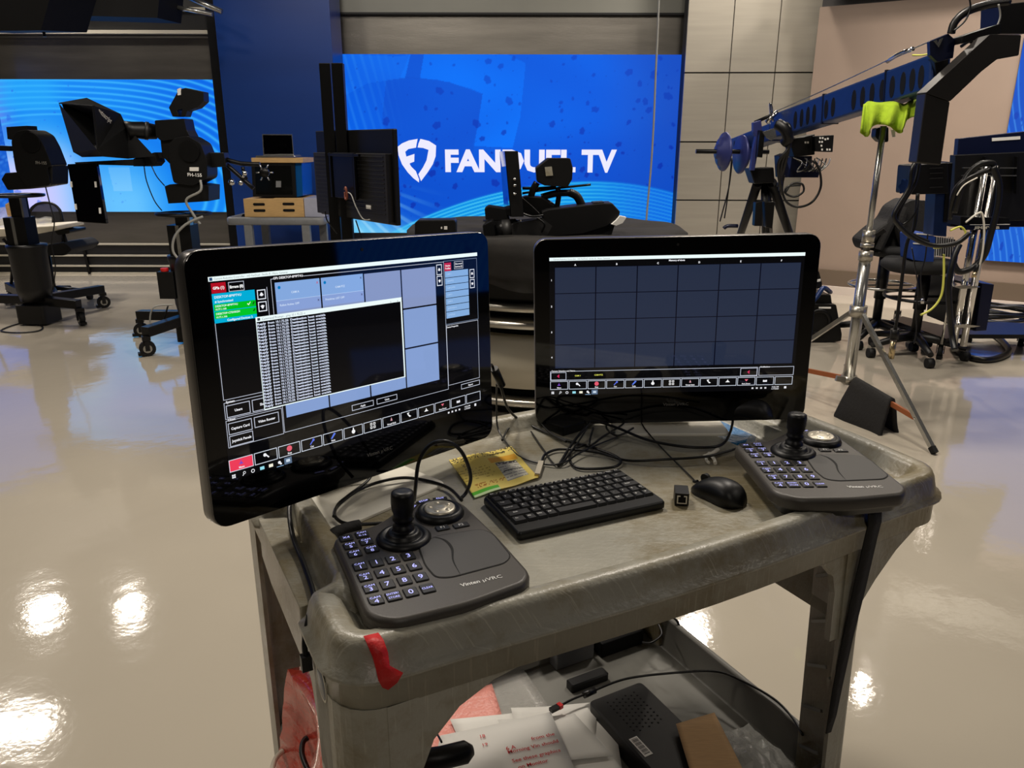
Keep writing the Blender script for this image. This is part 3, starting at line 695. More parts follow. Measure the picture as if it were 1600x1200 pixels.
    for j, cx in enumerate((1600, 1634, 1668, 1702)): cv.rect(cx - 7, 1054, cx + 8, 1066, (225, 225, 230), 3)
    cv.text('10:26 AM', 1780, 1053, 10, (235, 235, 240), 3, .02); cv.text('11/7/2024', 1780, 1069, 10, (235, 235, 240), 3, .02); cv.rect(1850, 1050, 1868, 1068, (235, 235, 240), 3)
def arrowbox(cv, x0, y0, x1, y1, up, L=5):
    cv.rect(x0, y0, x1, y1, (8, 9, 14), L); cv.frame(x0, y0, x1, y1, (225, 230, 240), 5, L + 1); xm = (x0 + x1) / 2; ym = (y0 + y1) / 2; s_ = -1 if up else 1; q = (x1 - x0) * .26
    cv.poly([(xm - q, ym - s_ * 4), (xm + q, ym - s_ * 4), (xm, ym + s_ * q)], (240, 240, 245), L + 2); cv.rect(xm - q / 2, ym - 8, xm + q / 2, ym + 8, (240, 240, 245), L + 2)
def ui_left(cv):
    cv.rect(0, 0, 1920, 1080, (6, 6, 8), 1); cv.rect(0, 0, 1920, 23, WH, 3)
    cv.text('Camera Robotics Controller - HD FanDuel - Studio B - Menu: Cameras', 30, 12, 10, (120, 130, 130), 4, 0, 'l'); cv.rect(6, 4, 22, 20, (40, 70, 110), 4)
    cv.rect(11, 32, 90, 84, (176, 14, 34), 3); cv.text('GPIs (1)', 50, 58, 13, (245, 240, 240), 4, .04)
    cv.frame(104, 35, 191, 84, LN, 3, 3); cv.text('Errors (0)', 148, 60, 13, (245, 245, 245), 4, .05)
    cv.rect(10, 86, 247, 236, (0, 172, 214), 3); cv.rect(14, 140, 247, 174, (0, 190, 28), 4); cv.rect(14, 178, 247, 214, (0, 196, 40), 4)
    for t, y, h in (('DESKTOP-8P9PTVU', 104, 12), ('# Synchronised', 127, 11), ('DESKTOP-8P9PTVU', 150, 10), ('10.77.1.160', 166, 9), ('DESKTOP-C7SHRGH', 189, 10), ('10.77.1.166', 206, 9)): cv.text(t, 22, y, h, (225, 245, 245), 5, .02, 'l')
    cv.text('Configured Devices: 2', 150, 226, 11, (235, 250, 250), 5, .02)
    cv.poly([(200, 152), (205, 158), (216, 146), (218, 149), (205, 164), (197, 156)], (240, 250, 240), 5); cv.poly([(226, 160), (236, 146), (242, 150), (232, 164)], (10, 90, 20), 5); cv.poly([(226, 196), (236, 184), (242, 188), (232, 200)], (10, 90, 20), 5)
    cv.rect(10, 236, 13, 640, LN, 3); cv.rect(10, 638, 245, 641, LN, 3)
    arrowbox(cv, 259, 90, 309, 142, True); arrowbox(cv, 259, 153, 309, 206, False); cv.rect(318, 80, 321, 250, LN, 3)
    cv.frame(346, 40, 1608, 897, LN, 3, 3); cv.rect(365, 30, 540, 46, (6, 6, 8), 4); cv.text('GPI: DESKTOP-8P9PTVU', 362, 38, 12, (235, 235, 240), 5, .03, 'l')
    cols = [363, 655, 957, 1243, 1533]; rows = [60, 309, 562, 819]
    g = 5
    for i in range(4):
        for j in range(3): cv.rect(cols[i] + g, rows[j] + g, cols[i + 1] - g, rows[j + 1] - g, (134, 150, 192) if j == 0 else (132, 158, 208), 3)
    for i in (0, 1):
        x0, x1 = cols[i] + g, cols[i + 1] - g
        cv.rect(x0, 62, x1, 160, (132, 168, 222), 4); cv.rect(x0, 160, x1, 162, (190, 215, 245), 5); cv.rect(x0, 162, x1, 222, (136, 160, 214), 4); cv.disc(x0 + 24, 90, 9, (0, 120, 190), 5)
        cv.text('CAM A' if i == 0 else 'CAM PTZ', (x0 + x1) / 2 - 20, 122, 11, (205, 222, 245), 5, .02); cv.text('Robot Active: OFF' if i == 0 else 'Primitives: LIST OFF', x0 + 20, 186, 11, (205, 222, 245), 5, .02, 'l')
        for y in (74, 172): cv.text('x', x1 - 16, y + 8, 16, (196, 80, 100) if y == 74 and i == 0 else (70, 70, 110), 5, .02)
    # console window
    cv.rect(236, 232, 1237, 742, WH, 6); cv.rect(240, 258, 1226, 736, (5, 5, 7), 7); cv.rect(246, 238, 262, 252, (60, 60, 70), 7)
    cv.text('Command Prompt - ping 10.1.72.25 -t', 272, 246, 12, (120, 130, 140), 7, .0, 'l')
    for t in (1090, 1150, 1205): cv.text('-' if t < 1100 else 'x', t, 250, 12, (110, 115, 120), 7)
    words = [('Reply', 242, 52), ('from', 304, 40), ('10.1.72.25:', 354, 78), ('Destination', 442, 104), ('host', 556, 42), ('unreachable.', 606, 66 + 0)]
    for k in range(27):
        y = 271 + k * 17.35
        for t, x, wd_ in words: cv.text(t, x, y, 11.5, (214, 222, 242), 8, .035, 'l', wd_)
    # button groups
    cv.frame(10, 655, 340, 745, LN, 3, 3); cv.text('System', 22, 653, 12, (235, 235, 240), 5, .03, 'l')
    for a in ((20, 671, 156, 738, 'Users'), (168, 671, 335, 738, 'Shutdown')): cv.frame(*a[:4], LN, 4, 3); cv.text(a[4], (a[0] + a[2]) / 2, (a[1] + a[3]) / 2, 13, (240, 240, 245), 5, .03)
    cv.frame(10, 752, 342, 902, LN, 3, 3); cv.text('Client', 22, 750, 12, (235, 235, 240), 5, .03, 'l')
    for a in ((20, 768, 157, 832, 'Capture Card'), (170, 768, 320, 828, 'Video Router'), (20, 838, 157, 898, 'Joystick Panels')): cv.frame(*a[:4], LN, 4, 3); cv.text(a[4], (a[0] + a[2]) / 2, (a[1] + a[3]) / 2, 13, (240, 240, 245), 5, .03)
    for a in ((810, 838, 974, 874, 'Apply'), (998, 838, 1161, 874, 'Undo'), (1727, 886, 1910, 922, 'Export')): cv.frame(*a[:4], LN, 4, 3); cv.text(a[4], (a[0] + a[2]) / 2, (a[1] + a[3]) / 2, 11, (235, 235, 240), 5, .03)
    arrowbox(cv, 1540, 54, 1588, 122, True); arrowbox(cv, 1540, 128, 1588, 192, False)
    cv.frame(1604, 36, 1914, 455, (120, 135, 160), 3, 3); cv.frame(1608, 460, 1910, 872, LN, 3, 3); cv.text('Device Properties', 1612, 474, 10, (235, 235, 240), 5, .03, 'l')
    cv.rect(1612, 49, 1672, 103, (190, 30, 62), 4); cv.text('Device', 1642, 68, 11, (240, 230, 232), 5, .03); cv.text('Profiles', 1642, 86, 11, (240, 230, 232), 5, .03)
    cv.frame(1700, 46, 1783, 96, LN, 3, 4); cv.text('Discovered', 1741, 62, 10, (235, 235, 240), 5, .03); cv.text('Devices (3)', 1741, 80, 10, (235, 235, 240), 5, .03)
    for k in range(7):
        y = 104 + k * 45; cv.rect(1614, y, 1828, y + 41, (132, 172, 220), 4); cv.text(('CAM 1', 'CAM PTZ', 'CAM 2 PTZ', 'CAM 3', 'CAM 4', 'JOYSTICK A', 'JOYSTICK')[k], 1630, y + 20, 10, (190, 215, 245), 5, 0, 'l')
    arrowbox(cv, 1842, 108, 1886, 168, True); arrowbox(cv, 1842, 176, 1886, 236, False)
    toolbar(cv, 968, 1036, True)
def ui_right(cv):
    cv.rect(0, 0, 1920, 1080, (7, 7, 9), 1); cv.rect(0, 0, 1920, 25, WH, 3); cv.text('Camera Robotics Controller - HD FanDuel - Studio B - Menu: Cameras', 30, 13, 10, (120, 130, 130), 4, 0, 'l')
    cv.rect(38, 73, 1898, 864, (4, 6, 22), 2); cv.text('Memory of shots', 957, 38, 12, (235, 235, 240), 4, .04)
    xs = [38, 350, 662, 969, 1284, 1593, 1898]; ys = [73, 273, 476, 674, 864]
    for i in range(6):
        cv.text('ABCDEF'[i], (xs[i] + xs[i + 1]) / 2, 57, 13, (235, 235, 240), 4, .04)
        for j in range(4): cv.rect(xs[i] + 4, ys[j] + 3, xs[i + 1] - 4, ys[j + 1] - 3, (38, 46, 66), 3)
    for j in range(4): cv.text('1234'[j], 15, 170 + j * 201, 13, (235, 235, 240), 4, .04)
    cv.frame(2, 886, 1630, 962, LN, 4, 3); cv.rect(10, 878, 190, 892, (7, 7, 9), 4); cv.text('Camera Selection and Status', 12, 884, 11, (235, 235, 240), 5, .03, 'l')
    cv.frame(6, 895, 128, 958, LN, 4, 4); cv.frame(1495, 893, 1628, 956, LN, 4, 4); cv.frame(1640, 886, 1915, 958, LN, 4, 4); cv.text('Notifications', 1650, 886, 10, (235, 235, 240), 5, .03, 'l')
    for x in (67, 1561): cv.poly([(x - 12, 926), (x + 6, 910), (x + 6, 942)], (205, 40, 90), 5)
    cv.text('CAM 1', 217, 925, 11, (215, 215, 90), 5, .03); cv.text('CAM PTZ', 382, 922, 11, (215, 215, 90), 5, .03)
    toolbar(cv, 968, 1036, False)
ML = mon_matrix((-.240, 1.242, 1.092), 48.2, -1.9, 3.2)
MR = mon_matrix((.345, 1.595, 1.059), .8, 1.2)
monitor(ML, 'left touchscreen monitor turned right, command window with lines of white text', ui_left)
monitor(MR, 'right touchscreen monitor facing forward, dark grid of empty shot cells', ui_right)
# ============================================================ JOYSTICK CONTROL PANELS
def control_panel(M, label):
    t = thing('control_panel', label, 'controller', M @ Vector((.12, .15, .843)))
    o = roundpoly([(0, .03), (.03, .0), (.13, .001), (.222, .018), (.240, .04), (.238, .16), (.228, .29), (.205, .322), (.155, .326), (.125, .312), (.075, .268), (.018, .262), (-.001, .245)][::1], [.02, .02, .02, .012, .014, .02, .02, .02, .02, .02, .03, .014, .014], 4)
    ar = sum(o[i - 1][0] * o[i][1] - o[i][0] * o[i - 1][1] for i in range(len(o)))
    if ar < 0: o = o[::-1]
    z0 = .8425; zt = .884
    MB(M).stack(o, [(.018, z0), (.014, z0 + .003), (.012, z0 + .011), (.004, z0 + .016), (.003, z0 + .02)]).build('underside', 'pad_under', t)
    MB(M).stack(o, [(.001, z0 + .018), (0, z0 + .021), (0, zt - .008), (.0025, zt - .002), (.007, zt)]).build('shell', 'pad_shell', t)
    for x, y in ((.03, .04), (.205, .05), (.03, .24), (.19, .29)): MB(M).lathe([(0, .8405), (.009, .8405), (.009, .844), (0, .844)], (x, y, 0), n=12).build('foot', 'rubber', t)
    X = M.to_3x3(); ux, uy = X @ Vector((1, 0, 0)), X @ Vector((0, 1, 0))
    def key(x, y, lines, lit=True, wd=.0195, ht=.0225, shape=None, big=.0105, mt='pad_key'):
        q = shape or rrect(x - wd / 2, y - ht / 2, x + wd / 2, y + ht / 2, .0022, 2)
        mb = MB(M).use(mt).stack(q, [(0, zt - .001), (0, zt + .0012), (.0012, zt + .0022)], False); k = len(lines)
        for i, s_ in enumerate(lines):
            h = big if (len(s_) == 1) else (.0046 if len(s_) > 2 else .0062); yy = y + ((k - 1) / 2 - i) * .0088
            if k == 1: yy = y
            wf = {'CLEAR': .0155, 'ENTER/': .0165, 'STORE': .015, 'CAM': .0140}.get(s_)
            put_text(mb, s_, M @ Vector((x, yy, zt + .0025)), ux, uy, h, wf, .0, mt='legend_lit' if lit else 'legend_white')
        mb.build('key', parent=t)
    cx = [.0205, .0445, .0685, .092]; ry = [.150, .119, .0875, .056]
    for i in range(4):
        if i < 3: key(cx[0], ry[i], ['CAM', str(i + 1)], big=.009)
        for j in range(3):
            if i < 3: key(cx[j + 1], ry[i], [str(i * 3 + j + 1)])
    key(cx[0], ry[3], ['CAM', '4'], shape=roundpoly([(cx[0] - .01, ry[3] - .011), (cx[0] + .01, ry[3] - .011), (cx[0] + .01, ry[3] + .011), (cx[0] - .01, ry[3] + .011)], [.014, .002, .002, .002]), big=.009)
    key(cx[1], ry[3], ['ENTER/', 'STORE'], wd=.021); key(cx[2], ry[3], ['0'], big=.0105); key(cx[3], ry[3], ['CLEAR'])
    for a, (x, y) in zip((['X4'], ['CAM', '5'], ['CAM', '6'], ['CAM', '9-16'], ['CAM', '7'], ['CAM', '8']), ((.0195, .240), (.0205, .214), (.0215, .188), (.0445, .242), (.0455, .217), (.0475, .191))): key(x, y, a, ht=.0195, wd=.0205, big=.0078)
    key(.166, .213, ['F1'], False, .022, .016); key(.196, .210, ['F2'], False, .026, .015)
    mb = MB(M)
    for s_, x, y, an_ in (('WIDE', .143, .300, 48), ('STOP', .167, .3165, 8), ('CUT', .196, .3155, -8)):
        d1 = ux * math.cos(R(an_)) + uy * math.sin(R(an_)); d2 = -ux * math.sin(R(an_)) + uy * math.cos(R(an_)); c = M @ Vector((x, y, zt + .0012))
        k = [c - d1 * .012 - d2 * .0045, c + d1 * .012 - d2 * .0045, c + d1 * .012 + d2 * .0045, c - d1 * .012 + d2 * .0045]
        m0 = mb.M; mb.M = None; mb.use('pad_key').add(k + [p - Vector((0, 0, .002)) for p in k], [(0, 1, 2, 3), (0, 4, 5, 1), (1, 5, 6, 2), (2, 6, 7, 3), (3, 7, 4, 0)])
        mb.M = None; put_text(mb, s_, c + Vector((0, 0, .0006)), d1, d2, .0048, None, .02, mt='legend_lit'); mb.M = m0
    mb.build('jog_keys', parent=t)
    # joystick
    jx, jy = .101, .205
    mb_ = MB(M).lathe([(.042, zt - .002), (.042, zt + .003), (.037, zt + .008), (.031, zt + .009), (.030, zt + .006), (.026, zt + .007), (.025, zt + .012), (.020, zt + .016), (.019, zt + .014), (.016, zt + .018)], (jx, jy, 0), n=36); jc = mb_.build('joystick_collar', 'black_plastic', t)
    tz = zt + .014
    MB(M).lathe([(.0165, 0), (.0165, .009), (.0135, .011), (.0135, .017), (.0165, .019), (.0165, .022), (.0148, .024), (.0150, .030), (.0172, .036), (.0180, .046), (.0178, .058), (.0165, .0635), (.0115, .066), (.006, .0655), (0, .065)], (jx, jy, tz), (.02, .03, 1), n=32).build('joystick', 'black_plastic', jc)
    # dial
    dx, dy = .178, .262
    dr = MB(M).lathe([(.040, zt - .002), (.040, zt + .003), (.036, zt + .010), (.030, zt + .0115), (.029, zt + .010), (.0255, zt + .0105)], (dx, dy, 0), n=36).build('dial_ring', 'black_plastic', t)
    mb = MB(M).use('silver').lathe([(.0255, zt + .009), (.0250, zt + .0125), (.022, zt + .0135), (.012, zt + .0125), (.0105, zt + .0138), (.005, zt + .0125), (0, zt + .0125)], (dx, dy, 0), n=36)
    for i in range(5):
        q = 2 * math.pi * i / 5 + .3; mb.lathe([(.0048, 0), (.004, .0012), (0, .0016)], (dx + .0165 * math.cos(q), dy + .0165 * math.sin(q), zt + .0125), n=10)
    mb.build('dial', parent=dr)
    # touch surface with curved split
    tp = roundpoly([(.113, .172), (.106, .115), (.110, .078), (.130, .069), (.215, .075), (.232, .09), (.233, .165), (.222, .187), (.150, .194)], .012, 4)
    ar = sum(tp[i - 1][0] * tp[i][1] - tp[i][0] * tp[i - 1][1] for i in range(len(tp)))
    if ar < 0: tp = tp[::-1]
    mb = MB(M).use('black_matte').stack(tp, [(0, zt - .001), (0, zt + .0006)], False).use('touch_pad').stack(tp, [(.0016, zt), (.0016, zt + .0010), (.0024, zt + .0014)], False)
    cu = spline([(.142, .191, zt + .0018), (.156, .174, zt + .0018), (.158, .145, zt + .0018), (.148, .110, zt + .0018), (.145, .072, zt + .0018)]); L_ = len(cu); vs = []
    for i, p in enumerate(cu): q = .0030 * math.sin(math.pi * i / (L_ - 1)) ** 1.2 * (1 - .75 * i / L_) + .0002; vs += [p - Vector((q, 0, 0)), p + Vector((q, 0, 0))]
    mb.use('black_matte').add(vs, [(2 * i, 2 * i + 2, 2 * i + 3, 2 * i + 1) for i in range(L_ - 1)])
    mb.build('touch_pad', parent=t)
    mb = MB(M).use('legend_white'); put_text(mb, 'Vinten', M @ Vector((.150, .046, zt + .0006)), ux, uy, .0076, .028, .02); put_text(mb, '\u00b5VRC', M @ Vector((.183, .046, zt + .0006)), ux, uy, .0076, .029, 0)
    mb.build('logo', parent=t)
    return t
SCL = Matrix.Translation((0, 0, .843)) @ Matrix.Scale(.965, 4) @ Matrix.Translation((0, 0, -.843))
control_panel(frameM((-.1705, .800, 0), 23.5) @ SCL, 'joystick control panel at the front left corner of the cart top')
PR = Matrix.Translation((.432, 1.130, .012)) @ Matrix.Rotation(R(1.5), 4, 'Z') @ SCL
control_panel(PR, 'joystick control panel at the right end, beside the computer mouse')
# ============================================================ THINGS ON THE CART TOP
DZ = .8412
def D(px, py, z=DZ): return on(px, py, z)
# compact keyboard
KM = frameM((.107, 1.211, 0), 24.5)
kb = thing('compact_keyboard', 'black compact keyboard in the middle of the cart top', 'keyboard', KM @ Vector((0, 0, .8412)))
o = rrect(-.1405, -.075, .1405, .073, .008, 4)
MB(KM).stack(o, [(.003, .8415), (0, .845), (0, .853), (.003, .8575)]).build('case', 'black_plastic', kb)
rows = [(.0620, .0135, [('Esc', .018)] + [('F%d' % i, .0182) for i in range(1, 13)] + [('Num', .0165), ('Prt', .0165)]),
        (.0440, .0200, [(c, .0185) for c in '`1234567890-='] + [('\u2190', .031)]),
        (.0235, .0200, [('Tab', .028)] + [(c, .0185) for c in 'QWERTYUIOP[]'] + [('\\', .0215)]),
        (.0030, .0200, [('Control', .0325)] + [(c, .0185) for c in "ASDFGHJKL;'"] + [('Enter', .035)]),
        (-.0175, .0200, [('Shift', .0405)] + [(c, .0185) for c in 'ZXCVBNM,./'] + [('\u2191', .0185), ('Pg', .0125)]),
        (-.0380, .0200, [('Fn', .024), ('Alt', .0185), ('Win', .0185), ('Alt', .0185), ('', .074), ('Alt', .0185), ('Ctl', .0185), ('Del', .0185), ('\u2190', .0185), ('\u2193', .0185), ('\u2192', .0185)])]
X3 = KM.to_3x3(); kx, ky = X3 @ Vector((1, 0, 0)), X3 @ Vector((0, 1, 0))
for y, h, ks in rows:
    tot = sum(w_ for _, w_ in ks); sc_ = .268 / tot; x = -.134
    for lab, w_ in ks:
        w_ *= sc_; cx = x + w_ / 2; x += w_
        mb = MB(KM).use('key_black').stack(rrect(cx - w_ / 2 + .0006, y - h / 2 + .0006, cx + w_ / 2 - .0006, y + h / 2 - .0002, .001, 1), [(0, .8568), (0, .8585), (.0022, .8625)], False)
        if lab: put_text(mb, lab, KM @ Vector((cx - w_ * .12, y + h * .12, .8628)), kx, ky, .0034 if len(lab) > 1 else .0046, None, .015, mt='legend_white')
        mb.build('key', parent=kb)
# mouse
a0 = D(1088, 757); a1 = D(1160, 790); md = (a0 - a1); md.z = 0; md.normalize(); mc = D(1123, 776)
MM = Matrix.Translation((mc.x, mc.y, 0)) @ Matrix.Rotation(math.atan2(md.y, md.x), 4, 'Z')
def mouse(M, label, body, logo=None, sc=1.0):
    t = thing('computer_mouse', label, 'mouse', M @ Vector((0, 0, DZ)))
    mb = MB(M); NX, NY = 18, 14; vs = []
    for i in range(NX + 1):
        u = -1 + 2 * i / NX; wd_ = .031 * (1 - .10 * math.cos(u * 2.6)) * math.sqrt(max(0, 1 - abs(u) ** 3.2)) + .0004; hh = .034 * (1 - (u + .25) ** 2 * .55) * (1 - abs(u) ** 6) + .004
        for j in range(NY + 1):
            v_ = -1 + 2 * j / NY; c_ = math.cos(v_ * math.pi / 2); vs.append((u * .054 * sc, math.sin(v_ * math.pi / 2) * wd_ * sc, DZ + .0012 + hh * sc * c_ ** .55))
    mb.add(vs, [(i * (NY + 1) + j, (i + 1) * (NY + 1) + j, (i + 1) * (NY + 1) + j + 1, i * (NY + 1) + j + 1) for i in range(NX) for j in range(NY)], True)
    k = NY + 1; bot = [i * k for i in range(NX + 1)] + [i * k + NY for i in reversed(range(NX + 1))]; mb.f.append(bot[::-1]); mb.fm.append(None); mb.sm.append(False); mb.fc.append((1, 1, 1, 1))
    mb.build('body', body, t)
    MB(M).cyl((.032 * sc, -.004, DZ + .0255 * sc), (.032 * sc, .004, DZ + .0255 * sc), .0085 * sc, n=18).build('scroll_wheel', 'rubber', t)
    mb = MB(M).tube([(.050 * sc, 0, DZ + .012), (.060 * sc, 0, DZ + .008)], [.0035, .0025], 8).build('cable_sleeve', 'rubber', t)
    return t
mouse(MM, 'black computer mouse right of the keyboard', 'black_plastic')
q0 = on(1168, 657, .875); MM2 = Matrix.Translation((q0.x + .02, q0.y + .055, .030)) @ Matrix.Rotation(R(150), 4, 'Z')
mouse(MM2, 'grey computer mouse lying on the far rim behind the right monitor', 'dark_grey', sc=.95)
def cable(name, pts, r, label, mt='cable_black', k=8, n=8, cat='cable', parent=None):
    mb = MB().tube(spline(pts, k), r, n); o = mb.build(name, mt, parent)
    return o if parent else tag(o, label, cat)
def crop4(P, z=.845): return [on(700 + x / 4, 620 + y / 4, zz if isinstance(zz, float) else z) for x, y, zz in [(p + (z,))[:3] for p in P]]
cable('mouse_cable', [D(1000, 655, .86), D(1010, 672, .848), D(1040, 705, .8445), D(1078, 742, .8455), D(1090, 755, .852)], .0016, 'thin black cable running from the black mouse to the right monitor')
# ethernet coupler
c0 = on(1065, 774, .852); CMm = Matrix.Translation((c0.x, c0.y, .8418)) @ Matrix.Rotation(R(-8), 4, 'Z')
t = thing('network_coupler', 'small black network coupler with an open socket beside the mouse', 'adapter', (c0.x, c0.y, .8418))
MB(CMm).prism(rrect(-.012, -.018, .012, .018, .0015, 2), 0, .023).build('body', 'black_plastic', t, bevel=.0008)
MB(CMm).use('cable_white').box((0, -.0184, .0115), (.017, .0006, .015)).use('black_matte').box((0, -.0188, .0115), (.013, .0006, .011)).box((0, -.0188, .0185), (.006, .0006, .003)).build('socket', parent=t)
# yellow seasoning packet with printing
P4 = [on(742, 779, .8425), on(842, 748, .8425), on(800, 700, .8425), on(702, 720, .8425)]
def bil(u, v):
    p = P4[0] * (1 - u) * (1 - v) + P4[1] * u * (1 - v) + P4[2] * u * v + P4[3] * (1 - u) * v
    return p + Vector((0, 0, .0015 + .0022 * math.sin(u * 5 + v * 3) ** 2 + .002 * math.sin(math.pi * u) * math.sin(math.pi * v)))
mb = MB().use('printed'); mb.hascol = True; NU, NV = 60, 46; vs = []
for j in range(NV + 1):
    for i in range(NU + 1):
        u, v_ = i / NU, j / NV; jg = .018 * math.sin(i * 2.1) * math.sin(i * .7) if j == NV else 0; vs.append(bil(u, v_ + jg))
mb.add(vs, []); rs = np.random.RandomState(2)
for j in range(NV):
    for i in range(NU):
        u, v_ = (i + .5) / NU, (j + .5) / NV; c = (244, 220, 112)
        if .52 < u < .95 and .62 < v_ < .78: c = (240, 176, 30)
        elif .56 < u < .9 and .12 < v_ < .6:
            c = (228, 224, 206)
            if (j % 3 == 0) and rs.rand() < .7: c = (160, 156, 150)
            if v_ > .54 and rs.rand() < .6: c = (70, 66, 60)
            if .34 < v_ < .38 and u > .6: c = (60, 58, 54)
        elif u < .40 and v_ < .11: c = (90, 196, 40) if v_ > .05 else (214, 240, 180)
        elif u < .48 and .3 < v_ < .62 and j % 3 == 1 and rs.rand() < .5: c = (196, 166, 60)
        elif .12 < u < .2 and .64 < v_ < .8 and rs.rand() < .4: c = (70, 60, 40)
        elif v_ > .86 and rs.rand() < .25: c = (90, 76, 34)
        elif .1 < u < .75 and .16 < v_ < .25 and rs.rand() < .3: c = (190, 130, 30)
        mb.fc.append(lin(c)); mb.f.append([j * (NU + 1) + i, j * (NU + 1) + i + 1, (j + 1) * (NU + 1) + i + 1, (j + 1) * (NU + 1) + i]); mb.fm.append('printed'); mb.sm.append(True)
pk = mb.build('seasoning_packet'); pk.o.modifiers.new('s', 'SOLIDIFY').thickness = .0012
tag(pk, 'yellow opened seasoning packet behind the keyboard', 'packet')
mb = MB().use('bag_cloth')
ux_ = (P4[1] - P4[0]).normalized(); uy_ = (P4[3] - P4[0]).normalized()
for s_, u, v_, h, w_ in (('Nutrition Facts', .73, .56, .004, .040), ('Onion Soup', .22, .93, .004, .030), ('Extract', .74, .90, .006, .030)): put_text(mb, s_, bil(u, v_) + Vector((0, 0, .0008)), ux_, uy_, h, w_, .03)
mb.build('printing', parent=pk)
# cables
cable('panel_cable', [on(648, 782, .868), on(650, 760, .905), on(655, 722, .955), on(672, 696, .985), on(697, 690, .99), on(718, 702, .97), on(731, 725, .935), on(736, 748, .90), on(730, 768, .87), on(722, 778, .862)], .0032, 'black cable arching up in a loop behind the left control panel')
cable('panel_cable', [on(722, 782, .850), on(700, 762, .848), on(660, 750, .851), on(620, 748, .856), on(570, 762, .853), on(535, 785, .854), on(523, 803, .853), on(535, 817, .853), on(565, 820, .853), on(600, 818, .850)], .0030, 'black cable lying across the left monitor base plate')
cable('panel_cable', [on(545, 730, .88), on(578, 738, .866), on(575, 752, .858), on(545, 775, .858), on(528, 790, .856), on(522, 808, .8555)], .0026, 'thin black cable looping out below the left monitor')
mb = MB().use('cable_black').tube(spline([on(768, 570, 1.02), on(777, 588, .985), on(783, 606, .965), on(795, 640, .90), on(820, 660, .85), on(875, 684, .846), on(930, 700, .846), on(968, 716, .848), on(960, 729, .8455), on(910, 732, .8455), on(892, 722, .8455), on(893, 705, .8455), on(915, 695, .8465), on(928, 700, .8475)], 8), .0028)
ck = mb.build('ferrite_cable', parent=None); tag(ck, 'black cable with a thick ferrite bead dangling between the two monitors', 'cable')
MB().use('black_plastic').cyl(on(772, 576, 1.01), on(784, 602, .968), .0085, n=14).build('ferrite_bead', parent=ck)
cable('monitor_cable', [on(776, 600, .97), on(776, 640, .90), on(778, 668, .86), on(790, 690, .8465), on(812, 713, .8445), on(850, 725, .8445), on(880, 723, .849), on(905, 708, .851), on(930, 696, .852), on(965, 682, .851)], .0018, 'thin black cable curving left of the keyboard cables')
cable('monitor_cable', [on(873, 728, .8445), on(895, 692, .850), on(918, 665, .862), on(930, 658, .870), on(965, 668, .862), on(1010, 686, .852), on(1060, 696, .8515), on(1105, 698, .850), on(1130, 692, .850), on(1142, 672, .852), on(1146, 650, .86)], .0030, 'thick black cable sweeping right below the right monitor')
mb = MB().use('cable_black').tube(spline([on(847, 722, .8455), on(852, 710, .846), on(872, 702, .8465), on(905, 703, .849), on(940, 708, .849), on(982, 719, .8475), on(1040, 717, .8535), on(1105, 712, .8535), on(1150, 700, .8535)], 8), .0027)
ck = mb.build('network_cable'); tag(ck, 'black network cable ending in a clear plug behind the keyboard', 'cable')
MB().use('paper_warm').beam(on(840, 742, .8455), on(846, 722, .847), .010, .007).use('brass_bnc').beam(on(839, 744, .8455), on(841, 738, .846), .0085, .006).build('plug', parent=ck)
cable('monitor_cable', [on(830, 674, .8455), on(850, 703, .8455), on(872, 726, .8455), on(900, 695, .854), on(918, 668, .870)], .0017, 'thin black cable making a sharp V behind the keyboard')
cable('monitor_cable', [on(785, 688, .846), on(796, 668, .850), on(815, 656, .856), on(838, 655, .856), on(860, 676, .850), on(885, 690, .8505)], .0024, 'short black cable bent under the left edge of the right monitor')
cable('monitor_cable', [on(927, 668, .87), on(922, 695, .853), on(945, 680, .8535), on(975, 660, .86), on(955, 655, .862), on(948, 668, .860), on(965, 680, .8535), on(990, 668, .86)], .0022, 'black cable crumpled in a tight bundle under the right monitor')
mb = MB().use('black_plastic').prism([(on(x, y, .8412).x, on(x, y, .8412).y) for x, y in ((838, 664), (880, 682), (912, 672), (950, 650), (880, 640))], .8415, .862)
tag(mb.build('power_adapter', bevel=.002), 'black power adapter block under the left corner of the right monitor', 'adapter')
# black strap piece with pale letters left of the left control panel
mb = MB().use('bag_cloth').tube(spline([on(520, 848, .850), on(522, 836, .858), on(545, 826, .858), on(562, 822, .856)], 6), .010, 10)
st = mb.build('lens_strap'); tag(st, 'short black strap with white letters poking out left of the left control panel', 'strap')
mb = MB(); put_text(mb, 'LE', on(517, 851, .853) + Vector((-.001, -.0105, .0)), Vector((.88, -.46, 0)), Vector((0, -.25, .97)), .009, .012, .02, mt='legend_white'); mb.build('lettering', parent=st)
# white clip, blue pad, film
mb = MB().use('cable_white').tube(spline([on(1122, 701, .846), on(1112, 708, .848), on(1100, 712, .846)], 5), .004, 8).tube(spline([on(1108, 707, .846), on(1116, 716, .845), on(1118, 723, .8445)], 5), .0035, 8).tube(spline([on(1106, 709, .846), on(1104, 717, .845), on(1108, 722, .8445)], 5), .003, 8)
tag(mb.build('cable_clip'), 'small white plastic clip lying beside the right base plate', 'clip')
B4 = [(.905, .44), (1.06, .44), (1.06, .54), (.905, .54)]
mb = MB(CM).stack(rrect(.972, .385, 1.062, .530, .02, 4), [(0, .8125), (0, .819), (.004, .821)], False)
tag(mb.build('silicone_pad', 'bluesilicone'), 'blue textured silicone pad in the bin behind the right monitor', 'pad')
mb = MB(CM); vs = []
for i in range(9):
    for j in range(7): x, y = .962 + i * .0125, .20 + j * .026; vs.append((x, y, .8135 + .012 + .011 * math.sin(i * 1.4 + j) * math.cos(j * 1.3) + (.02 if i in (3, 4) else 0)))
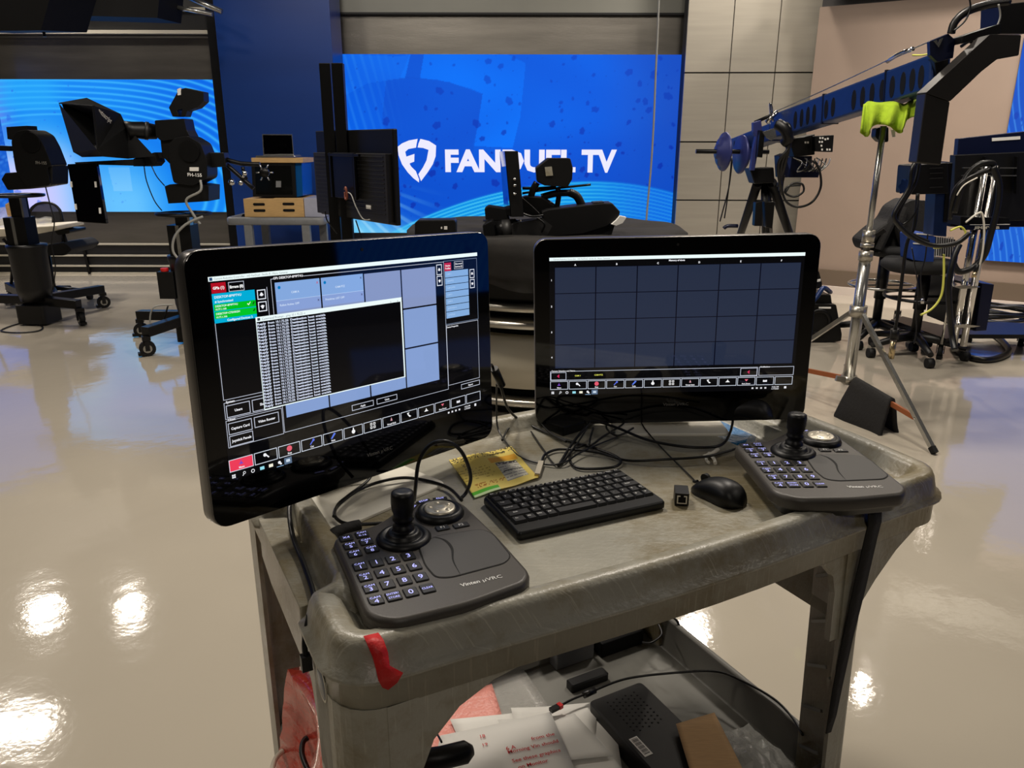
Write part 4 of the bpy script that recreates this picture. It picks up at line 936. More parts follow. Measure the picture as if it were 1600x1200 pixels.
mb.add(vs, [(i * 7 + j, (i + 1) * 7 + j, (i + 1) * 7 + j + 1, i * 7 + j + 1) for i in range(8) for j in range(6)], True)
tag(mb.build('plastic_film', 'clear_film'), 'crumpled clear plastic film in the bin beside the right control panel', 'film')
# ============================================================ THINGS ON THE LOWER SHELF
SZ = .2065
def S(px, py, z=SZ): return on(px, py, z)
def sheet(name, px, z, label, mt='paper', wav=.003, grp=None, cat='paper', zt=0):
    P = [S(x, y, z) for x, y in px]; mb = MB(); vs = []; n = 8; ph = random.random() * 6
    for j in range(n + 1):
        for i in range(n + 1):
            u, v_ = i / n, j / n; p = P[0] * (1 - u) * (1 - v_) + P[1] * u * (1 - v_) + P[2] * u * v_ + P[3] * (1 - u) * v_
            vs.append(p + Vector((0, 0, wav * math.sin(u * 4 + ph) * math.cos(v_ * 3 + ph) + zt * v_)))
    mb.add(vs, [(j * (n + 1) + i, j * (n + 1) + i + 1, (j + 1) * (n + 1) + i + 1, (j + 1) * (n + 1) + i) for j in range(n) for i in range(n)], True)
    o = mb.build(name, mt); o.o.modifiers.new('s', 'SOLIDIFY').thickness = .0007; return tag(o, label, cat, grp), P
G = 'loose papers on the lower shelf'
sheet('plastic_sleeve', [(700, 1150), (870, 1120), (815, 1040), (690, 1085)], .214, 'milky plastic sleeve with a white label on the lower shelf', 'clear_film', .004, None, 'sleeve')
sheet('paper_sheet', [(655, 1200), (800, 1160), (770, 1070), (655, 1110)], .220, 'pale pink-tinted sheet nearest the front left leg', 'pink_bubble', .004, G)
sheet('paper_sheet', [(740, 1200), (900, 1185), (870, 1105), (705, 1125)], .226, 'white sheet lying under the written note, left side', 'paper', .003, G)
sheet('paper_sheet', [(850, 1240), (975, 1205), (960, 1120), (800, 1140)], .232, 'white sheet fanned out right of the written note', 'paper', .003, G)
sheet('paper_sheet', [(820, 1190), (930, 1175), (935, 1098), (800, 1105)], .236, 'blank white sheet at the top of the fanned papers', 'paper', .003, G)
sheet('paper_sheet', [(800, 1200), (960, 1180), (900, 1115), (780, 1125)], .240, 'white sheet pointing to the black device box', 'paper', .002, G)
note, NP = sheet('written_note', [(660, 1290), (930, 1270), (862, 1112), (690, 1150)], .247, 'white sheet with red handwriting on top of the papers', 'paper', .0015, G)
mb = MB().use('red_tape'); un = (NP[2] - NP[3]).normalized(); vn = (NP[3] - NP[0]).normalized(); vn = (vn - un * vn.dot(un)).normalized()
for s_, px, py, h, w_ in (('18', 756, 1150, .007, .009), ('19', 760, 1163, .006, .009), ('6 A', 800, 1168, .008, .018), ('from the', 850, 1150, .007, .045), ('Morning Vin should', 835, 1166, .007, .095), ('See these graphics', 840, 1180, .007, .09), ('on Monitor', 835, 1193, .007, .055)):
    put_text(mb, s_, S(px, py, .2505), un, vn, h * 1.25, w_ * 1.15, .012)
mb.build('handwriting', parent=note)
# black device box
BX = frameM((S(1020, 1135, .26).x, S(1020, 1135, .26).y, 0), -62)
t = thing('device_box', 'black vented device box lying on the lower shelf beside the papers', 'device', BX @ Vector((0, 0, SZ)))
MB(BX).stack(rrect(-.13, -.075, .13, .07, .012, 3), [(.003, SZ + .001), (0, SZ + .004), (0, SZ + .050), (.004, SZ + .054)], False).build('body', 'dark_grey', t)
mb = MB(BX)
for i in range(9):
    for j in range(7): mb.lathe([(0, .0003), (.0024, .0003), (.0024, 0)], (-.105 + i * .012 + (j % 2) * .006, -.04 + j * .012, SZ + .0541), n=8)
tag(mb.build('vent_holes', 'black_matte', t), kind='stuff')
mb = MB(BX).use('paper').box((.035, -.055, SZ + .0546), (.055, .02, .0006)).use('black_matte')
for i in range(14): mb.box((.012 + i * .0034, -.055, SZ + .0552), (.0016 if i % 3 else .0008, .014, .0004))
mb.build('barcode_label', parent=t)
sheet('cardboard_flap', [(1095, 1250), (1175, 1225), (1118, 1112), (1058, 1130)], .275, 'brown cardboard piece leaning on the black device box', 'cardboard', .001, None, 'cardboard', .0)
mb = MB(CM); vs = []; rs = np.random.RandomState(5)
for i in range(15):
    for j in range(11): x, y = .70 + i * .0165, .03 + j * .018; vs.append((x, y, .222 + .045 * math.exp(-((i - 7) ** 2 + (j - 5) ** 2) / 26) + .012 * rs.rand()))
mb.add(vs, [(i * 11 + j, (i + 1) * 11 + j, (i + 1) * 11 + j + 1, i * 11 + j + 1) for i in range(14) for j in range(10)])
tag(mb.build('plastic_bag', 'clear_plastic'), 'shiny clear plastic bag at the right end of the lower shelf', 'bag')
# handset / scanner
mb = MB().use('black_plastic').tube([S(600, 1195, .30), S(690, 1185, .30), S(730, 1175, .30), S(741, 1172, .30)], [.020, .022, .022, .010], 14)
hs = mb.build('handset'); tag(hs, 'black rounded handset reaching out right of the front left leg', 'handset')
MB().use('cable_black').tube(spline([S(665, 1108, .30), S(662, 1125, .30), S(680, 1140, .31), S(692, 1160, .325)], 6), .0022).build('cord', parent=hs)
mb = MB(CM).stack(rrect(.66, .50, .765, .530, .006, 3), [(0, .207), (0, .224), (.003, .227)], False); tag(mb.build('hard_drive', 'black_plastic'), 'slim black box at the back of the lower shelf', 'device')
mb = MB(CM).box((.86, .60, .228), (.13, .05, .042)); tag(mb.build('switch_box', 'black_matte', bevel=.004), 'black box with cables in the far corner of the lower shelf', 'device')
mb = MB(CM).box((.725, .605, .245), (.11, .035, .076)); tag(mb.build('carton', 'cart_far', bevel=.003), 'small grey carton at the back of the lower shelf', 'carton')
cb = MB().use('cable_black').tube(spline([S(868, 1108, .255), S(895, 1093, .258), S(922, 1082, .262), S(980, 1060, .268), S(1060, 1050, .278), S(1120, 1048, .288), S(1160, 1062, .294), S(1210, 1090, .298), S(1240, 1120, .299), S(1256, 1147, .297)], 8), .0027)
cc = cb.build('usb_cable'); tag(cc, 'long black cable with a red-collared plug crossing the lower shelf', 'cable')
MB().use('cable_black').cyl(S(914, 1086, .262), S(931, 1078, .262), .0075, n=12).build('ferrite_bead', parent=cc)
MB().use('black_plastic').beam(S(862, 1110, .255), S(874, 1104, .255), .012, .008).use('red_tape').beam(S(874, 1104, .256), S(879, 1101, .256), .013, .009).build('plug', parent=cc)
cable('adapter_cable', [S(1040, 958, .30), S(1058, 968, .30), S(1064, 985, .27), S(1058, 992, .25)], .003, 'black cable hanging over the back rim of the lower shelf')
cable('adapter_cable', [S(1030, 975, .29), S(1035, 990, .28), S(1020, 1003, .27), S(1005, 1003, .26)], .0025, 'short black cable curling beside the far black box')
# red bubble wrap bag and coiled cables at the left end
mb = MB(CM); vs = []; rs = np.random.RandomState(8)
for i in range(13):
    for j in range(15):
        y = .02 + i * .04; h = j / 14; vs.append((.0 - .05 * math.sin(h * 3) * math.sin(i * .5 + .4) + .05 * h + .006 * rs.rand(), y + .01 * rs.rand(), .225 + h * (.37 - .012 * abs(i - 4)) + .006 * rs.rand()))
mb.add(vs, [(i * 15 + j, (i + 1) * 15 + j, (i + 1) * 15 + j + 1, i * 15 + j + 1) for i in range(12) for j in range(14)], True)
o = mb.build('bubble_wrap_bag', 'red_bubble'); o.o.modifiers.new('s', 'SOLIDIFY').thickness = .03; tag(o, 'red bubble wrap bag standing at the left end of the lower shelf', 'bag')
mb = MB(CM); vs = []
for i in range(9):
    for j in range(9): vs.append((.055 + i * .018 + .004 * rs.rand(), .16 + j * .03, .23 + .22 * math.sin(i / 8 * 3.1) * .8 + .014 * rs.rand()))
mb.add(vs, [(i * 9 + j, (i + 1) * 9 + j, (i + 1) * 9 + j + 1, i * 9 + j + 1) for i in range(8) for j in range(8)], True)
tag(mb.build('bubble_wrap', 'pink_bubble'), 'pale pink bubble wrap between the red bag and the papers', 'bubble wrap')
cable('coiled_cable', [S(530, 1092, .42), S(508, 1100, .42), S(505, 1118, .42), S(522, 1128, .42), S(535, 1124, .42)], .004, 'black cable loop in front of the red bag, upper one')
cable('coiled_cable', [S(488, 1215, .40), S(474, 1180, .40), S(478, 1157, .40), S(496, 1155, .40), S(512, 1175, .40), S(520, 1215, .40)], .005, 'thick black cable loop in front of the red bag, lower one')
cable('pale_hose', [S(426, 1215, .34), S(432, 1188, .34), S(450, 1170, .34), S(462, 1168, .34)], .005, 'pale cream cable beside the red bag', 'paper_warm')
# ============================================================ STUDIO EQUIPMENT BEHIND
def slab(mb, P, Y, d, mt=None):
    """solid with its outline at distance Y and real depth d (away from the viewer)"""
    if mt: mb.use(mt)
    f = [at(x, y, Y) for x, y in P]; n = len(f); b = [p + Vector((0, d, 0)) for p in f]
    ar = sum(f[i - 1].x * f[i].z - f[i].x * f[i - 1].z for i in range(n))
    if ar < 0: f.reverse(); b.reverse()
    tri = tessellate_polygon([[Vector((p.x, p.z, 0)) for p in f]]); fs = []
    for t_ in tri:
        a, b_, c = [Vector((f[i].x, f[i].z)) for i in t_]; cr_ = (b_.x - a.x) * (c.y - a.y) - (b_.y - a.y) * (c.x - a.x)
        q = t_ if cr_ > 0 else t_[::-1]; fs.append(q); fs.append(tuple(i + n for i in reversed(q)))
    fs += [((i + 1) % n, i, i + n, (i + 1) % n + n) for i in range(n)]
    return mb.add(f + b, fs)
def T(mb, P, r, mt=None, k=6, n=8):
    """tube through (px, py, distance) points"""
    if mt: mb.use(mt)
    return mb.tube(spline([at(*p) for p in P], k), r, n)
def G0(px, py): return on(px, py, 0)
def caster(M, parent, r=.055):
    wm = MB(M).use('rubber').cyl((0, -.02, r), (0, .02, r), r, n=18).use('steel_tube').cyl((0, -.0225, r), (0, .0225, r), r * .55, n=14)
    mb = MB(M).use('black_plastic').box((0, 0, 2 * r + .02), (.055, .06, .03)).box((.0, -.028, r * 1.4), (.03, .006, r * 1.3)).box((.0, .028, r * 1.4), (.03, .006, r * 1.3)).box((-.04, 0, .02), (.05, .05, .022))
    wm.build('wheel', parent=mb.build('caster', parent=parent))
# ---- robotic pedestals
def pedestal(bx, by, top, label, casters, ringz, colw):
    t = thing('camera_pedestal', label, 'camera pedestal', (bx, by, 0)); B = Matrix.Translation((bx, by, 0))
    for i, (cx, cy) in enumerate(casters):
        mb = MB().use('black_metal').beam((bx, by, .20), (cx, cy, .175), .075, .07); mb.build('base_arm', parent=t, bevel=.004)
        caster(Matrix.Translation((cx, cy, 0)) @ Matrix.Rotation(random.random() * 3, 4, 'Z'), t)
    MB(B).use('black_plastic').prism(roundpoly([(-.13, -.11), (.12, -.13), (.14, .10), (-.10, .13)], .03), .015, .17).build('ballast', parent=t, bevel=.006)
    MB(B).use('black_plastic').lathe([(0, .20), (.115, .20), (.135, .30), (.14, .60), (.15, .64), (.15, .66), (0, .66)], n=28).build('column', parent=t)
    MB(B).use('black_metal').box((-.02, 0, .76), (.17, .15, .24)).use('steel_tube').box((-.03, -.078, .76), (.025, .006, .24)).build('lift_column', parent=t)
    MB(B).use('black_metal').box((0, 0, (.88 + ringz) / 2), (colw, .09, ringz - .88)).use('steel_tube').box((.055, -.03, (.88 + ringz) / 2), (.016, .06, ringz - .88)).build('lift_rail', parent=t)
    MB(B).use('black_plastic').tube([(.19 * math.cos(q * .2618), .17 * math.sin(q * .2618), ringz) for q in range(24)], .012, 8, True).beam((-.18, 0, ringz), (.18, 0, ringz), .04, .012).beam((0, -.16, ringz), (0, .16, ringz), .04, .012).build('steering_ring', parent=t)
    return t
def head_text(par, s_, px, py, Y, h, wd, mt='legend_dim'):
    mb = MB(); put_text(mb, s_, at(px, py, Y), Vector((1, 0, -.05)).normalized(), Vector((0, .05, 1)).normalized(), h, wd, .02, mt=mt); mb.build('lettering', parent=par)
Y1 = 6.35; p1 = G0(62, 508)
ped1 = pedestal(p1.x, Y1, 0, 'black robotic camera pedestal at the left edge, its head without a camera', [tuple(G0(128, 510)[:2]), tuple(G0(163, 483)[:2]), tuple(G0(-60, 498)[:2]), tuple(G0(20, 478)[:2])], at(35, 308, Y1).z, .10)
MB()
slab(MB(), [(0, 283), (6, 273), (46, 270), (80, 262), (80, 292), (45, 298), (10, 300)], Y1 - .12, .24, 'black_plastic').build('head_base', parent=ped1, bevel=.01)
slab(MB(), roundpoly([(16, 222), (24, 208), (42, 205), (58, 214), (68, 232), (80, 262), (72, 264), (78, 292), (42, 296), (24, 272), (20, 250)], 5, 3), Y1 - .14, .22, 'black_plastic').build('pan_tilt_head', parent=ped1, bevel=.008)
mb = MB(); c_ = at(47, 225, Y1 - .14); mb.use('black_metal').cyl(c_, c_ + Vector((0, -.012, 0)), .075, n=28).build('tilt_cover', parent=ped1)
slab(MB(), [(8, 201), (40, 199), (42, 212), (20, 222), (10, 220)], Y1 - .02, .14, 'black_matte').build('mount_plate', parent=ped1, bevel=.003)
slab(MB(), [(-60, 228), (14, 231), (14, 239), (-60, 236)], Y1, .04, 'black_matte').build('mount_bar', parent=ped1)
head_text(ped1, 'FH-155', 63, 257, Y1 - .147, .022, .085)
mb = T(MB(), [(70, 294, Y1 - .05), (78, 325, Y1 - .05), (84, 350, Y1), (80, 385, Y1), (86, 420, Y1), (82, 455, Y1)], .005); tag(mb.build('camera_cable', 'cable_black'), 'thin black cable dangling down the right side of the left pedestal', 'cable')
ring = [G0(x, y) + Vector((0, 0, .008)) for x, y in ((2, 520), (22, 512), (45, 508), (66, 514), (60, 521), (30, 524), (8, 523))]
tag(MB().tube(spline(ring, 6, True), .006, 6, True).build('floor_cable', 'cable_black'), 'thin black cable looped on the floor before the left pedestal', 'cable')
Y2 = 5.75; x2 = at(298, 430, Y2).x
ped2 = pedestal(x2, Y2, 0, 'black robotic camera pedestal carrying the hooded camera, left of the monitor', [tuple(G0(232, 558)[:2]), tuple(G0(222, 528)[:2]), (x2 + .5, Y2 - .25), (x2 + .3, Y2 + .5)], at(285, 336, Y2).z, .10)
slab(MB(), [(256, 293), (264, 290), (296, 288), (325, 292), (325, 316), (296, 318), (262, 320)], Y2 - .12, .22, 'black_plastic').build('head_base', parent=ped2, bevel=.01)
slab(MB(), roundpoly([(262, 228), (270, 218), (292, 214), (312, 226), (322, 252), (323, 280), (300, 292), (270, 288), (264, 260)], 5, 3), Y2 - .14, .2, 'black_plastic').build('pan_tilt_head', parent=ped2, bevel=.008)
c_ = at(295, 238, Y2 - .14); MB().use('black_metal').cyl(c_, c_ + Vector((0, -.014, 0)), .072, n=28).build('tilt_cover', parent=ped2)
head_text(ped2, 'FH-155', 303, 275, Y2 - .147, .022, .10, 'legend_white')
slab(MB(), [(295, 263), (309, 263), (309, 269), (295, 269)], Y2 - .146, .008, 'paper').build('name_tag', parent=ped2)
slab(MB(), [(322, 240), (348, 240), (352, 262), (322, 264)], Y2 - .05, .1, 'black_plastic').build('side_arm', parent=ped2, bevel=.004)
mb = T(MB(), [(312, 283, Y2 - .16), (312, 300, Y2 - .18), (290, 314, Y2 - .18), (300, 335, Y2 - .17), (312, 352, Y2 - .16)], .009, 'cable_grey'); mb.build('head_cable', parent=ped2)
tag(T(MB(), [(316, 340, Y2 - .17), (290, 352, Y2 - .19), (272, 372, Y2 - .2), (270, 395, Y2 - .2), (284, 412, Y2 - .2)], .009).build('column_cable', 'cable_grey'), 'grey cable curving round the column of the hooded camera pedestal', 'cable')
MB().use('black_plastic').box((x2 - .14, Y2 - .08, .45), (.12, .10, .20)).use('red_tape').cyl((x2 - .15, Y2 - .10, .55), (x2 - .15, Y2 - .10, .575), .028, n=16).build('control_box', parent=ped2, bevel=.003)
# camera with prompter hood on the second pedestal
cam2 = thing('studio_camera', 'black studio camera with a big prompter hood on the second pedestal', 'camera', at(285, 215, Y2))
slab(MB(), roundpoly([(240, 190), (286, 187), (290, 205), (296, 216), (250, 222), (242, 215)], 2, 2), Y2 - .09, .16, 'black_plastic').build('camera_body', parent=cam2, bevel=.006)
slab(MB(), [(248, 212), (294, 212), (298, 226), (272, 232), (264, 258), (252, 246)], Y2 - .07, .12, 'black_plastic').build('camera_plate', parent=cam2, bevel=.004)
mb = MB().use('black_plastic').tube([at(197, 207, Y2 - .1), at(207, 205, Y2 - .08), at(222, 206, Y2 - .05), at(243, 208, Y2)], [.07, .055, .06, .05], 20).use('dark_grey').tube([at(225, 206, Y2 - .05), at(231, 207, Y2 - .04)], .062, 20); mb.build('lens', parent=cam2)
slab(MB(), [(262, 170), (273, 150), (277, 142), (288, 139), (316, 145), (317, 160), (306, 170), (291, 175), (288, 184), (281, 184), (283, 172), (275, 174), (278, 184), (268, 184)], Y2 - .06, .1, 'black_plastic').build('viewfinder', parent=cam2, bevel=.003)
slab(MB(), [(275, 141), (281, 139), (281, 150), (276, 151)], Y2 - .064, .01, 'paper').build('tally_label', parent=cam2)
slab(MB(), [(207, 250), (240, 240), (244, 255), (238, 262), (207, 262)], Y2 - .1, .14, 'black_matte').build('prompter_bracket', parent=cam2, bevel=.002)
slab(MB(), [(240, 240), (268, 240), (268, 248), (240, 250)], Y2 - .05, .05, 'black_matte').build('support_rod', parent=cam2)
# hood: open box shape facing left and towards the viewer
Hf = [at(90, 163, 5.3), at(142, 168, 5.05), at(150, 238, 5.05), at(160, 247, 5.1), at(128, 249, 5.35), at(113, 240, 5.45)]
mb = MB().use('black_cloth' if False else 'black_matte')
a_, b_, c1_, d_, e_, f_ = at(90, 163, 5.75), at(134, 155, 6.1), at(143, 167, 5.25), at(150, 236, 5.25), at(160, 247, 5.3), at(127, 248, 5.6)
g_, h_ = at(113, 240, 5.7), at(187, 180, 5.75); i_, j_ = at(197, 200, 5.65), at(240, 246, 5.6); k_ = at(200, 250, 5.6)
mb.add([a_, b_, c1_, h_, i_, j_, k_, e_, d_, f_, g_], [(0, 2, 3, 1), (2, 8, 7, 6, 5, 4, 3), (0, 10, 9, 7, 8)], False)
mb.add([a_ + Vector((.01, .02, 0)), c1_ + Vector((-.006, .02, 0)), d_, g_ + Vector((.01, .02, 0)), at(190, 205, 5.8)], [(0, 4, 1), (0, 3, 4), (1, 4, 2), (3, 2, 4)], False)
o = mb.build('prompter_hood', parent=cam2); o.o.modifiers.new('s', 'SOLIDIFY').thickness = .006
mb = MB(); put_text(mb, 'autoscript', at(163, 183, 5.42), (at(176, 194, 5.5) - at(150, 170, 5.3)).normalized(), (at(165, 176, 5.42) - at(160, 184, 5.42)).normalized(), .030, .17, .02, mt='legend_white'); mb.build('lettering', parent=cam2)
slab(MB(), [(115, 256), (207, 251), (207, 261), (117, 259)], Y2 - .28, .34, 'black_matte').build('prompter_tray', parent=cam2, bevel=.002)
slab(MB(), [(104, 259), (149, 257), (165, 352), (120, 349)], Y2 - .30, .035, 'black_gloss').use('paper').build('hanging_display', parent=cam2, bevel=.003)
for x, y in ((148, 290), (155, 331), (110, 290), (117, 325)): slab(MB(), [(x - 2, y - 4), (x + 1, y - 4), (x + 2, y + 5), (x - 1, y + 5)], Y2 - .305, .006, 'paper').build('display_clip', parent=cam2)
for P_, l_ in (([(224, 262, 5.6), (228, 285, 5.6), (240, 315, 5.65), (252, 331, 5.7)], 'thin black cable hanging from the prompter to the steering ring, left one'), ([(236, 262, 5.6), (244, 278, 5.6), (256, 292, 5.65)], 'thin black cable hanging from the prompter to the steering ring, right one')):
    tag(T(MB(), P_, .004).build('prompter_cable', 'cable_black'), l_, 'cable')
for P_, l_ in (([(262, 480, Y2 - .2), (256, 500, Y2 - .2), (250, 512, Y2 - .25)], 'black cable hanging beside the second pedestal column'), ([(270, 478, Y2 - .25), (240, 482, Y2 - .3), (234, 505, Y2 - .3), (240, 515, Y2 - .3)], 'grey cable drooping over the base arm of the second pedestal')):
    tag(T(MB(), P_, .006).build('base_cable', 'cable_grey' if 'grey' in l_ else 'cable_black'), l_, 'cable')
# articulated arm with bright clamps, right of the second camera
t = thing('articulated_arm', 'black articulated arm with bright clamp knobs right of the hooded camera', 'arm', at(350, 250, Y2))
mb = T(MB(), [(350, 250, Y2), (375, 257, Y2), (405, 258, Y2)], .016, 'black_metal', 2).build('upper_arm', parent=t)
T(MB(), [(352, 258, Y2), (375, 278, Y2), (395, 296, Y2)], .016, 'black_metal', 2).build('lower_arm', parent=t)
T(MB(), [(378, 262, Y2), (380, 272, Y2), (384, 282, Y2)], .014, 'black_metal', 2).build('joint_arm', parent=t)
for x, y, r in ((361, 286, .024), (375, 287, .020), (381, 272, .020), (379, 277, .012)):
    c_ = at(x, y, Y2 - .03); MB().use('chrome').lathe([(0, -r), (r * .7, -r * .7), (r, 0), (r * .7, r * .7), (0, r)], c_, n=14).build('clamp_knob', parent=t)
c_ = at(412, 271, Y2 - .02); mb = MB().use('black_metal').lathe([(.0, -.012), (.034, -.012), (.034, .012), (0, .012)], c_, (0, 1, 0), 20)
for q in range(6): d_ = Vector((math.cos(q * 1.047), 0, math.sin(q * 1.047))); mb.use('steel_tube').tube([c_ + d_ * .03, c_ + d_ * .062], .005, 6)
mb.build('hand_wheel', parent=t)
# office chair and side table at the far left
Yc = 7.4; t = thing('office_chair', 'dark mesh office chair behind the left pedestal', 'chair', at(70, 452, Yc))
slab(MB(), roundpoly([(42, 332), (50, 322), (75, 319), (92, 328), (98, 352), (97, 385), (62, 385), (50, 366)], 6, 3), Yc, .03, 'mesh_fabric').build('backrest', parent=t, bevel=.004)
T(MB(), [(44, 336, Yc - .01), (56, 322, Yc - .01), (78, 320, Yc - .01), (93, 332, Yc - .01), (97, 360, Yc - .01), (97, 384, Yc - .01)], .012, 'black_plastic').build('back_frame', parent=t)
slab(MB(), roundpoly([(60, 388), (100, 382), (112, 392), (100, 402), (66, 402)], 4, 2), Yc - .35, .5, 'fabric_black').build('seat', parent=t, bevel=.01)
slab(MB(), roundpoly([(84, 364), (92, 361), (108, 362), (108, 367), (90, 370)], 2, 2), Yc - .3, .28, 'black_plastic').build('armrest', parent=t, bevel=.004)
T(MB(), [(98, 368, Yc - .2), (102, 380, Yc - .2), (108, 396, Yc - .2)], .018, 'black_plastic', 3).build('armrest_post', parent=t)
cz = at(80, 440, Yc - .1); MB().use('black_metal').cyl((cz.x, cz.y, .08), (cz.x, cz.y, .45), .028).build('gas_lift', parent=t)
for q in range(5):
    a_ = q * 1.2566 + .35; e_ = Vector((cz.x + .30 * math.cos(a_), cz.y + .30 * math.sin(a_), .085)); MB().use('black_plastic').tube([(cz.x, cz.y, .13), e_], [.024, .016], 8).build('base_arm', parent=t)
    MB().use('rubber').cyl((e_.x - .02, e_.y, .03), (e_.x + .02, e_.y, .03), .03, n=14).build('caster', parent=t)
Yt = 6.95; t = thing('folding_table', 'white table edge with folding legs at the left edge', 'table', at(10, 460, Yt))
slab(MB(), [(-60, 364), (87, 355), (89, 361), (60, 368), (-60, 377)], Yt - .1, .45, 'paper_warm').build('tabletop', parent=t, bevel=.008)
for a_, b_ in (((4, 376), (26, 400)), ((28, 400), (24, 455)), ((22, 375), (16, 462)), ((-30, 377), (-36, 470))):
    T(MB(), [(a_[0], a_[1], Yt + .1), (b_[0], b_[1], Yt + .1)], .014, 'black_metal', 1).build('leg', parent=t)
mb = MB(); vs = []; rs = np.random.RandomState(3)
for i in range(11):
    for j in range(6): p = at(-20 + i * 10, 364 - j * 4 - 5 * rs.rand() - (18 - abs(i - 3) * 4 if i < 7 else 0) * (j / 5), Yt + .02 + .06 * j); vs.append(p)
mb.add(vs, [(i * 6 + j, (i + 1) * 6 + j, (i + 1) * 6 + j + 1, i * 6 + j + 1) for i in range(10) for j in range(5)])
tag(mb.build('plastic_wrap', 'clear_film'), 'crumpled clear plastic wrap on the white table at the left edge', 'plastic wrap')
slab(mb := MB(), [(6, 322), (20, 315), (26, 330), (28, 352), (12, 350)], Yt + .2, .12, 'cardboard'); tag(mb.build('brown_bag', bevel=.01), 'brown paper bag standing on the white table at the left edge', 'bag')
# ---- grey cart with apple boxes, computer and laptop before the blue column
Yg = 7.3
t = thing('utility_cart', 'grey plastic utility cart in the background carrying two plywood boxes', 'cart', (at(430, 400, Yg).x, Yg, 0))
xl, xr = at(352, 345, Yg).x, at(488, 345, Yg).x; ztop = at(430, 341, Yg).z; x_r2 = at(508, 345, Yg + .4).x
GM = Matrix.Translation((xl, Yg, 0)); Wg = xr - xl
MB(GM).use('cart_far').stack(dense(rrect(0, -.02, Wg + .1, .58, .06, 4), .2), [(.01, ztop - .07), (0, ztop - .06), (0, ztop - .01), (.01, ztop), (.04, ztop), (.05, ztop - .02)]).build('top_shelf', parent=t)
for lx, ly in ((.20, 0), (.74, 0), (.20, .5), (.78, .5)):
    MB(GM).use('cart_far').box((lx, ly + .02, ztop / 2 + .03), (.075, .06, ztop - .14)).build('leg', parent=t, bevel=.006)
MB(GM).use('cart_far').prism(roundpoly([(.14, -.01), (.86, -.01), (.86, .56), (.14, .56)], .04), .16, .22).build('lower_shelf', parent=t)
for lx, ly in ((.20, .03), (.74, .03), (.20, .5), (.78, .5)): caster(Matrix.Translation((xl + lx, Yg + ly, 0)), t)
slab(mb := MB(), [(378, 336), (400, 338), (398, 341), (376, 340)], Yg + .05, .2, 'black_matte'); tag(mb.build('black_pouch'), 'flat black pouch on the left end of the background cart', 'pouch')
def apple(px0, px1, py0, py1, Y, dep, label):
    a_, b_ = at(px0, py1, Y), at(px1, py0, Y); x0_, x1_ = a_.x, b_.x; z0_ = ztop + .001; z1_ = b_.z
    t = thing('apple_box', label, 'wooden box', ((x0_ + x1_) / 2, Y + dep / 2, z0_), 'plywood apple boxes on the background cart')
    MB().use('wood_light').box(((x0_ + x1_) / 2, Y + dep / 2, (z0_ + z1_) / 2), (x1_ - x0_, dep, z1_ - z0_)).build('body', parent=t, bevel=.004)
    mb = MB(Matrix.Translation(((x0_ + x1_) / 2, Y - .001, 0)) @ Matrix(((1, 0, 0, 0), (0, 0, -1, 0), (0, 1, 0, 0), (0, 0, 0, 1))))
    h = z1_ - z0_
    for k_ in (.36, .70): mb.use('black_matte').prism(rrect(-.055, z0_ + h * k_ - .012, .055, z0_ + h * k_ + .012, .011, 4), 0, .002)
    mb.build('handle_slots', parent=t); return x1_, z0_, z1_
apple(382, 427, 312, 344, Yg + .02, .45, 'left plywood box with two black handle slots on the background cart')
x1_, z0_, z1_ = apple(429, 472, 311, 344, Yg + .02, .48, 'right plywood box with two black handle slots, grey side showing')
mb = MB().use('wood_white').box((x1_ + .095, Yg + .26, (z0_ + z1_) / 2), (.185, .44, z1_ - z0_)); tag(mb.build('white_box', bevel=.003), 'pale grey box right of the plywood boxes on the background cart', 'box')
t = thing('desktop_computer', 'desktop computer tower with a smoked glass side and blue panel on the plywood boxes', 'computer', at(428, 309, Yg + .1))
slab(MB(), [(391, 256), (459, 256), (462, 309), (394, 309)], Yg + .08, .40, 'black_plastic').build('case', parent=t, bevel=.004)
slab(MB(), [(397, 260), (453, 260), (456, 305), (399, 305)], Yg + .074, .006, 'smoked_glass').build('side_window', parent=t)
slab(MB(), [(459, 256), (470, 256), (472, 307), (462, 309)], Yg + .10, .36, 'pc_blue').build('blue_panel', parent=t)
slab(MB(), [(430, 284), (438, 284), (438, 294), (430, 294)], Yg + .070, .004, 'cart_far').build('label', parent=t)
slab(mb := MB(), [(391, 248), (472, 248), (472, 255.5), (392, 255.5)], Yg + .06, .40, 'wood_light'); tag(mb.build('wooden_board', bevel=.002), 'wooden board lying on top of the computer tower', 'board')
t = thing('laptop', 'open laptop with a black screen on the wooden board', 'laptop', at(430, 247.5, Yg + .2))
slab(MB(), [(398, 244.6), (457, 243.4), (460, 246), (398, 247.8)], Yg + .08, .24, 'steel_tube').build('keyboard_base', parent=t, bevel=.001)
slab(MB(), [(408, 211), (455, 211), (458, 243.5), (410, 244)], Yg + .31, .008, 'steel_tube').build('lid', parent=t, bevel=.001)
slab(MB(), [(409.5, 212.5), (454, 212.5), (456.5, 241.5), (411.5, 242)], Yg + .306, .004, 'black_gloss').build('screen', parent=t)
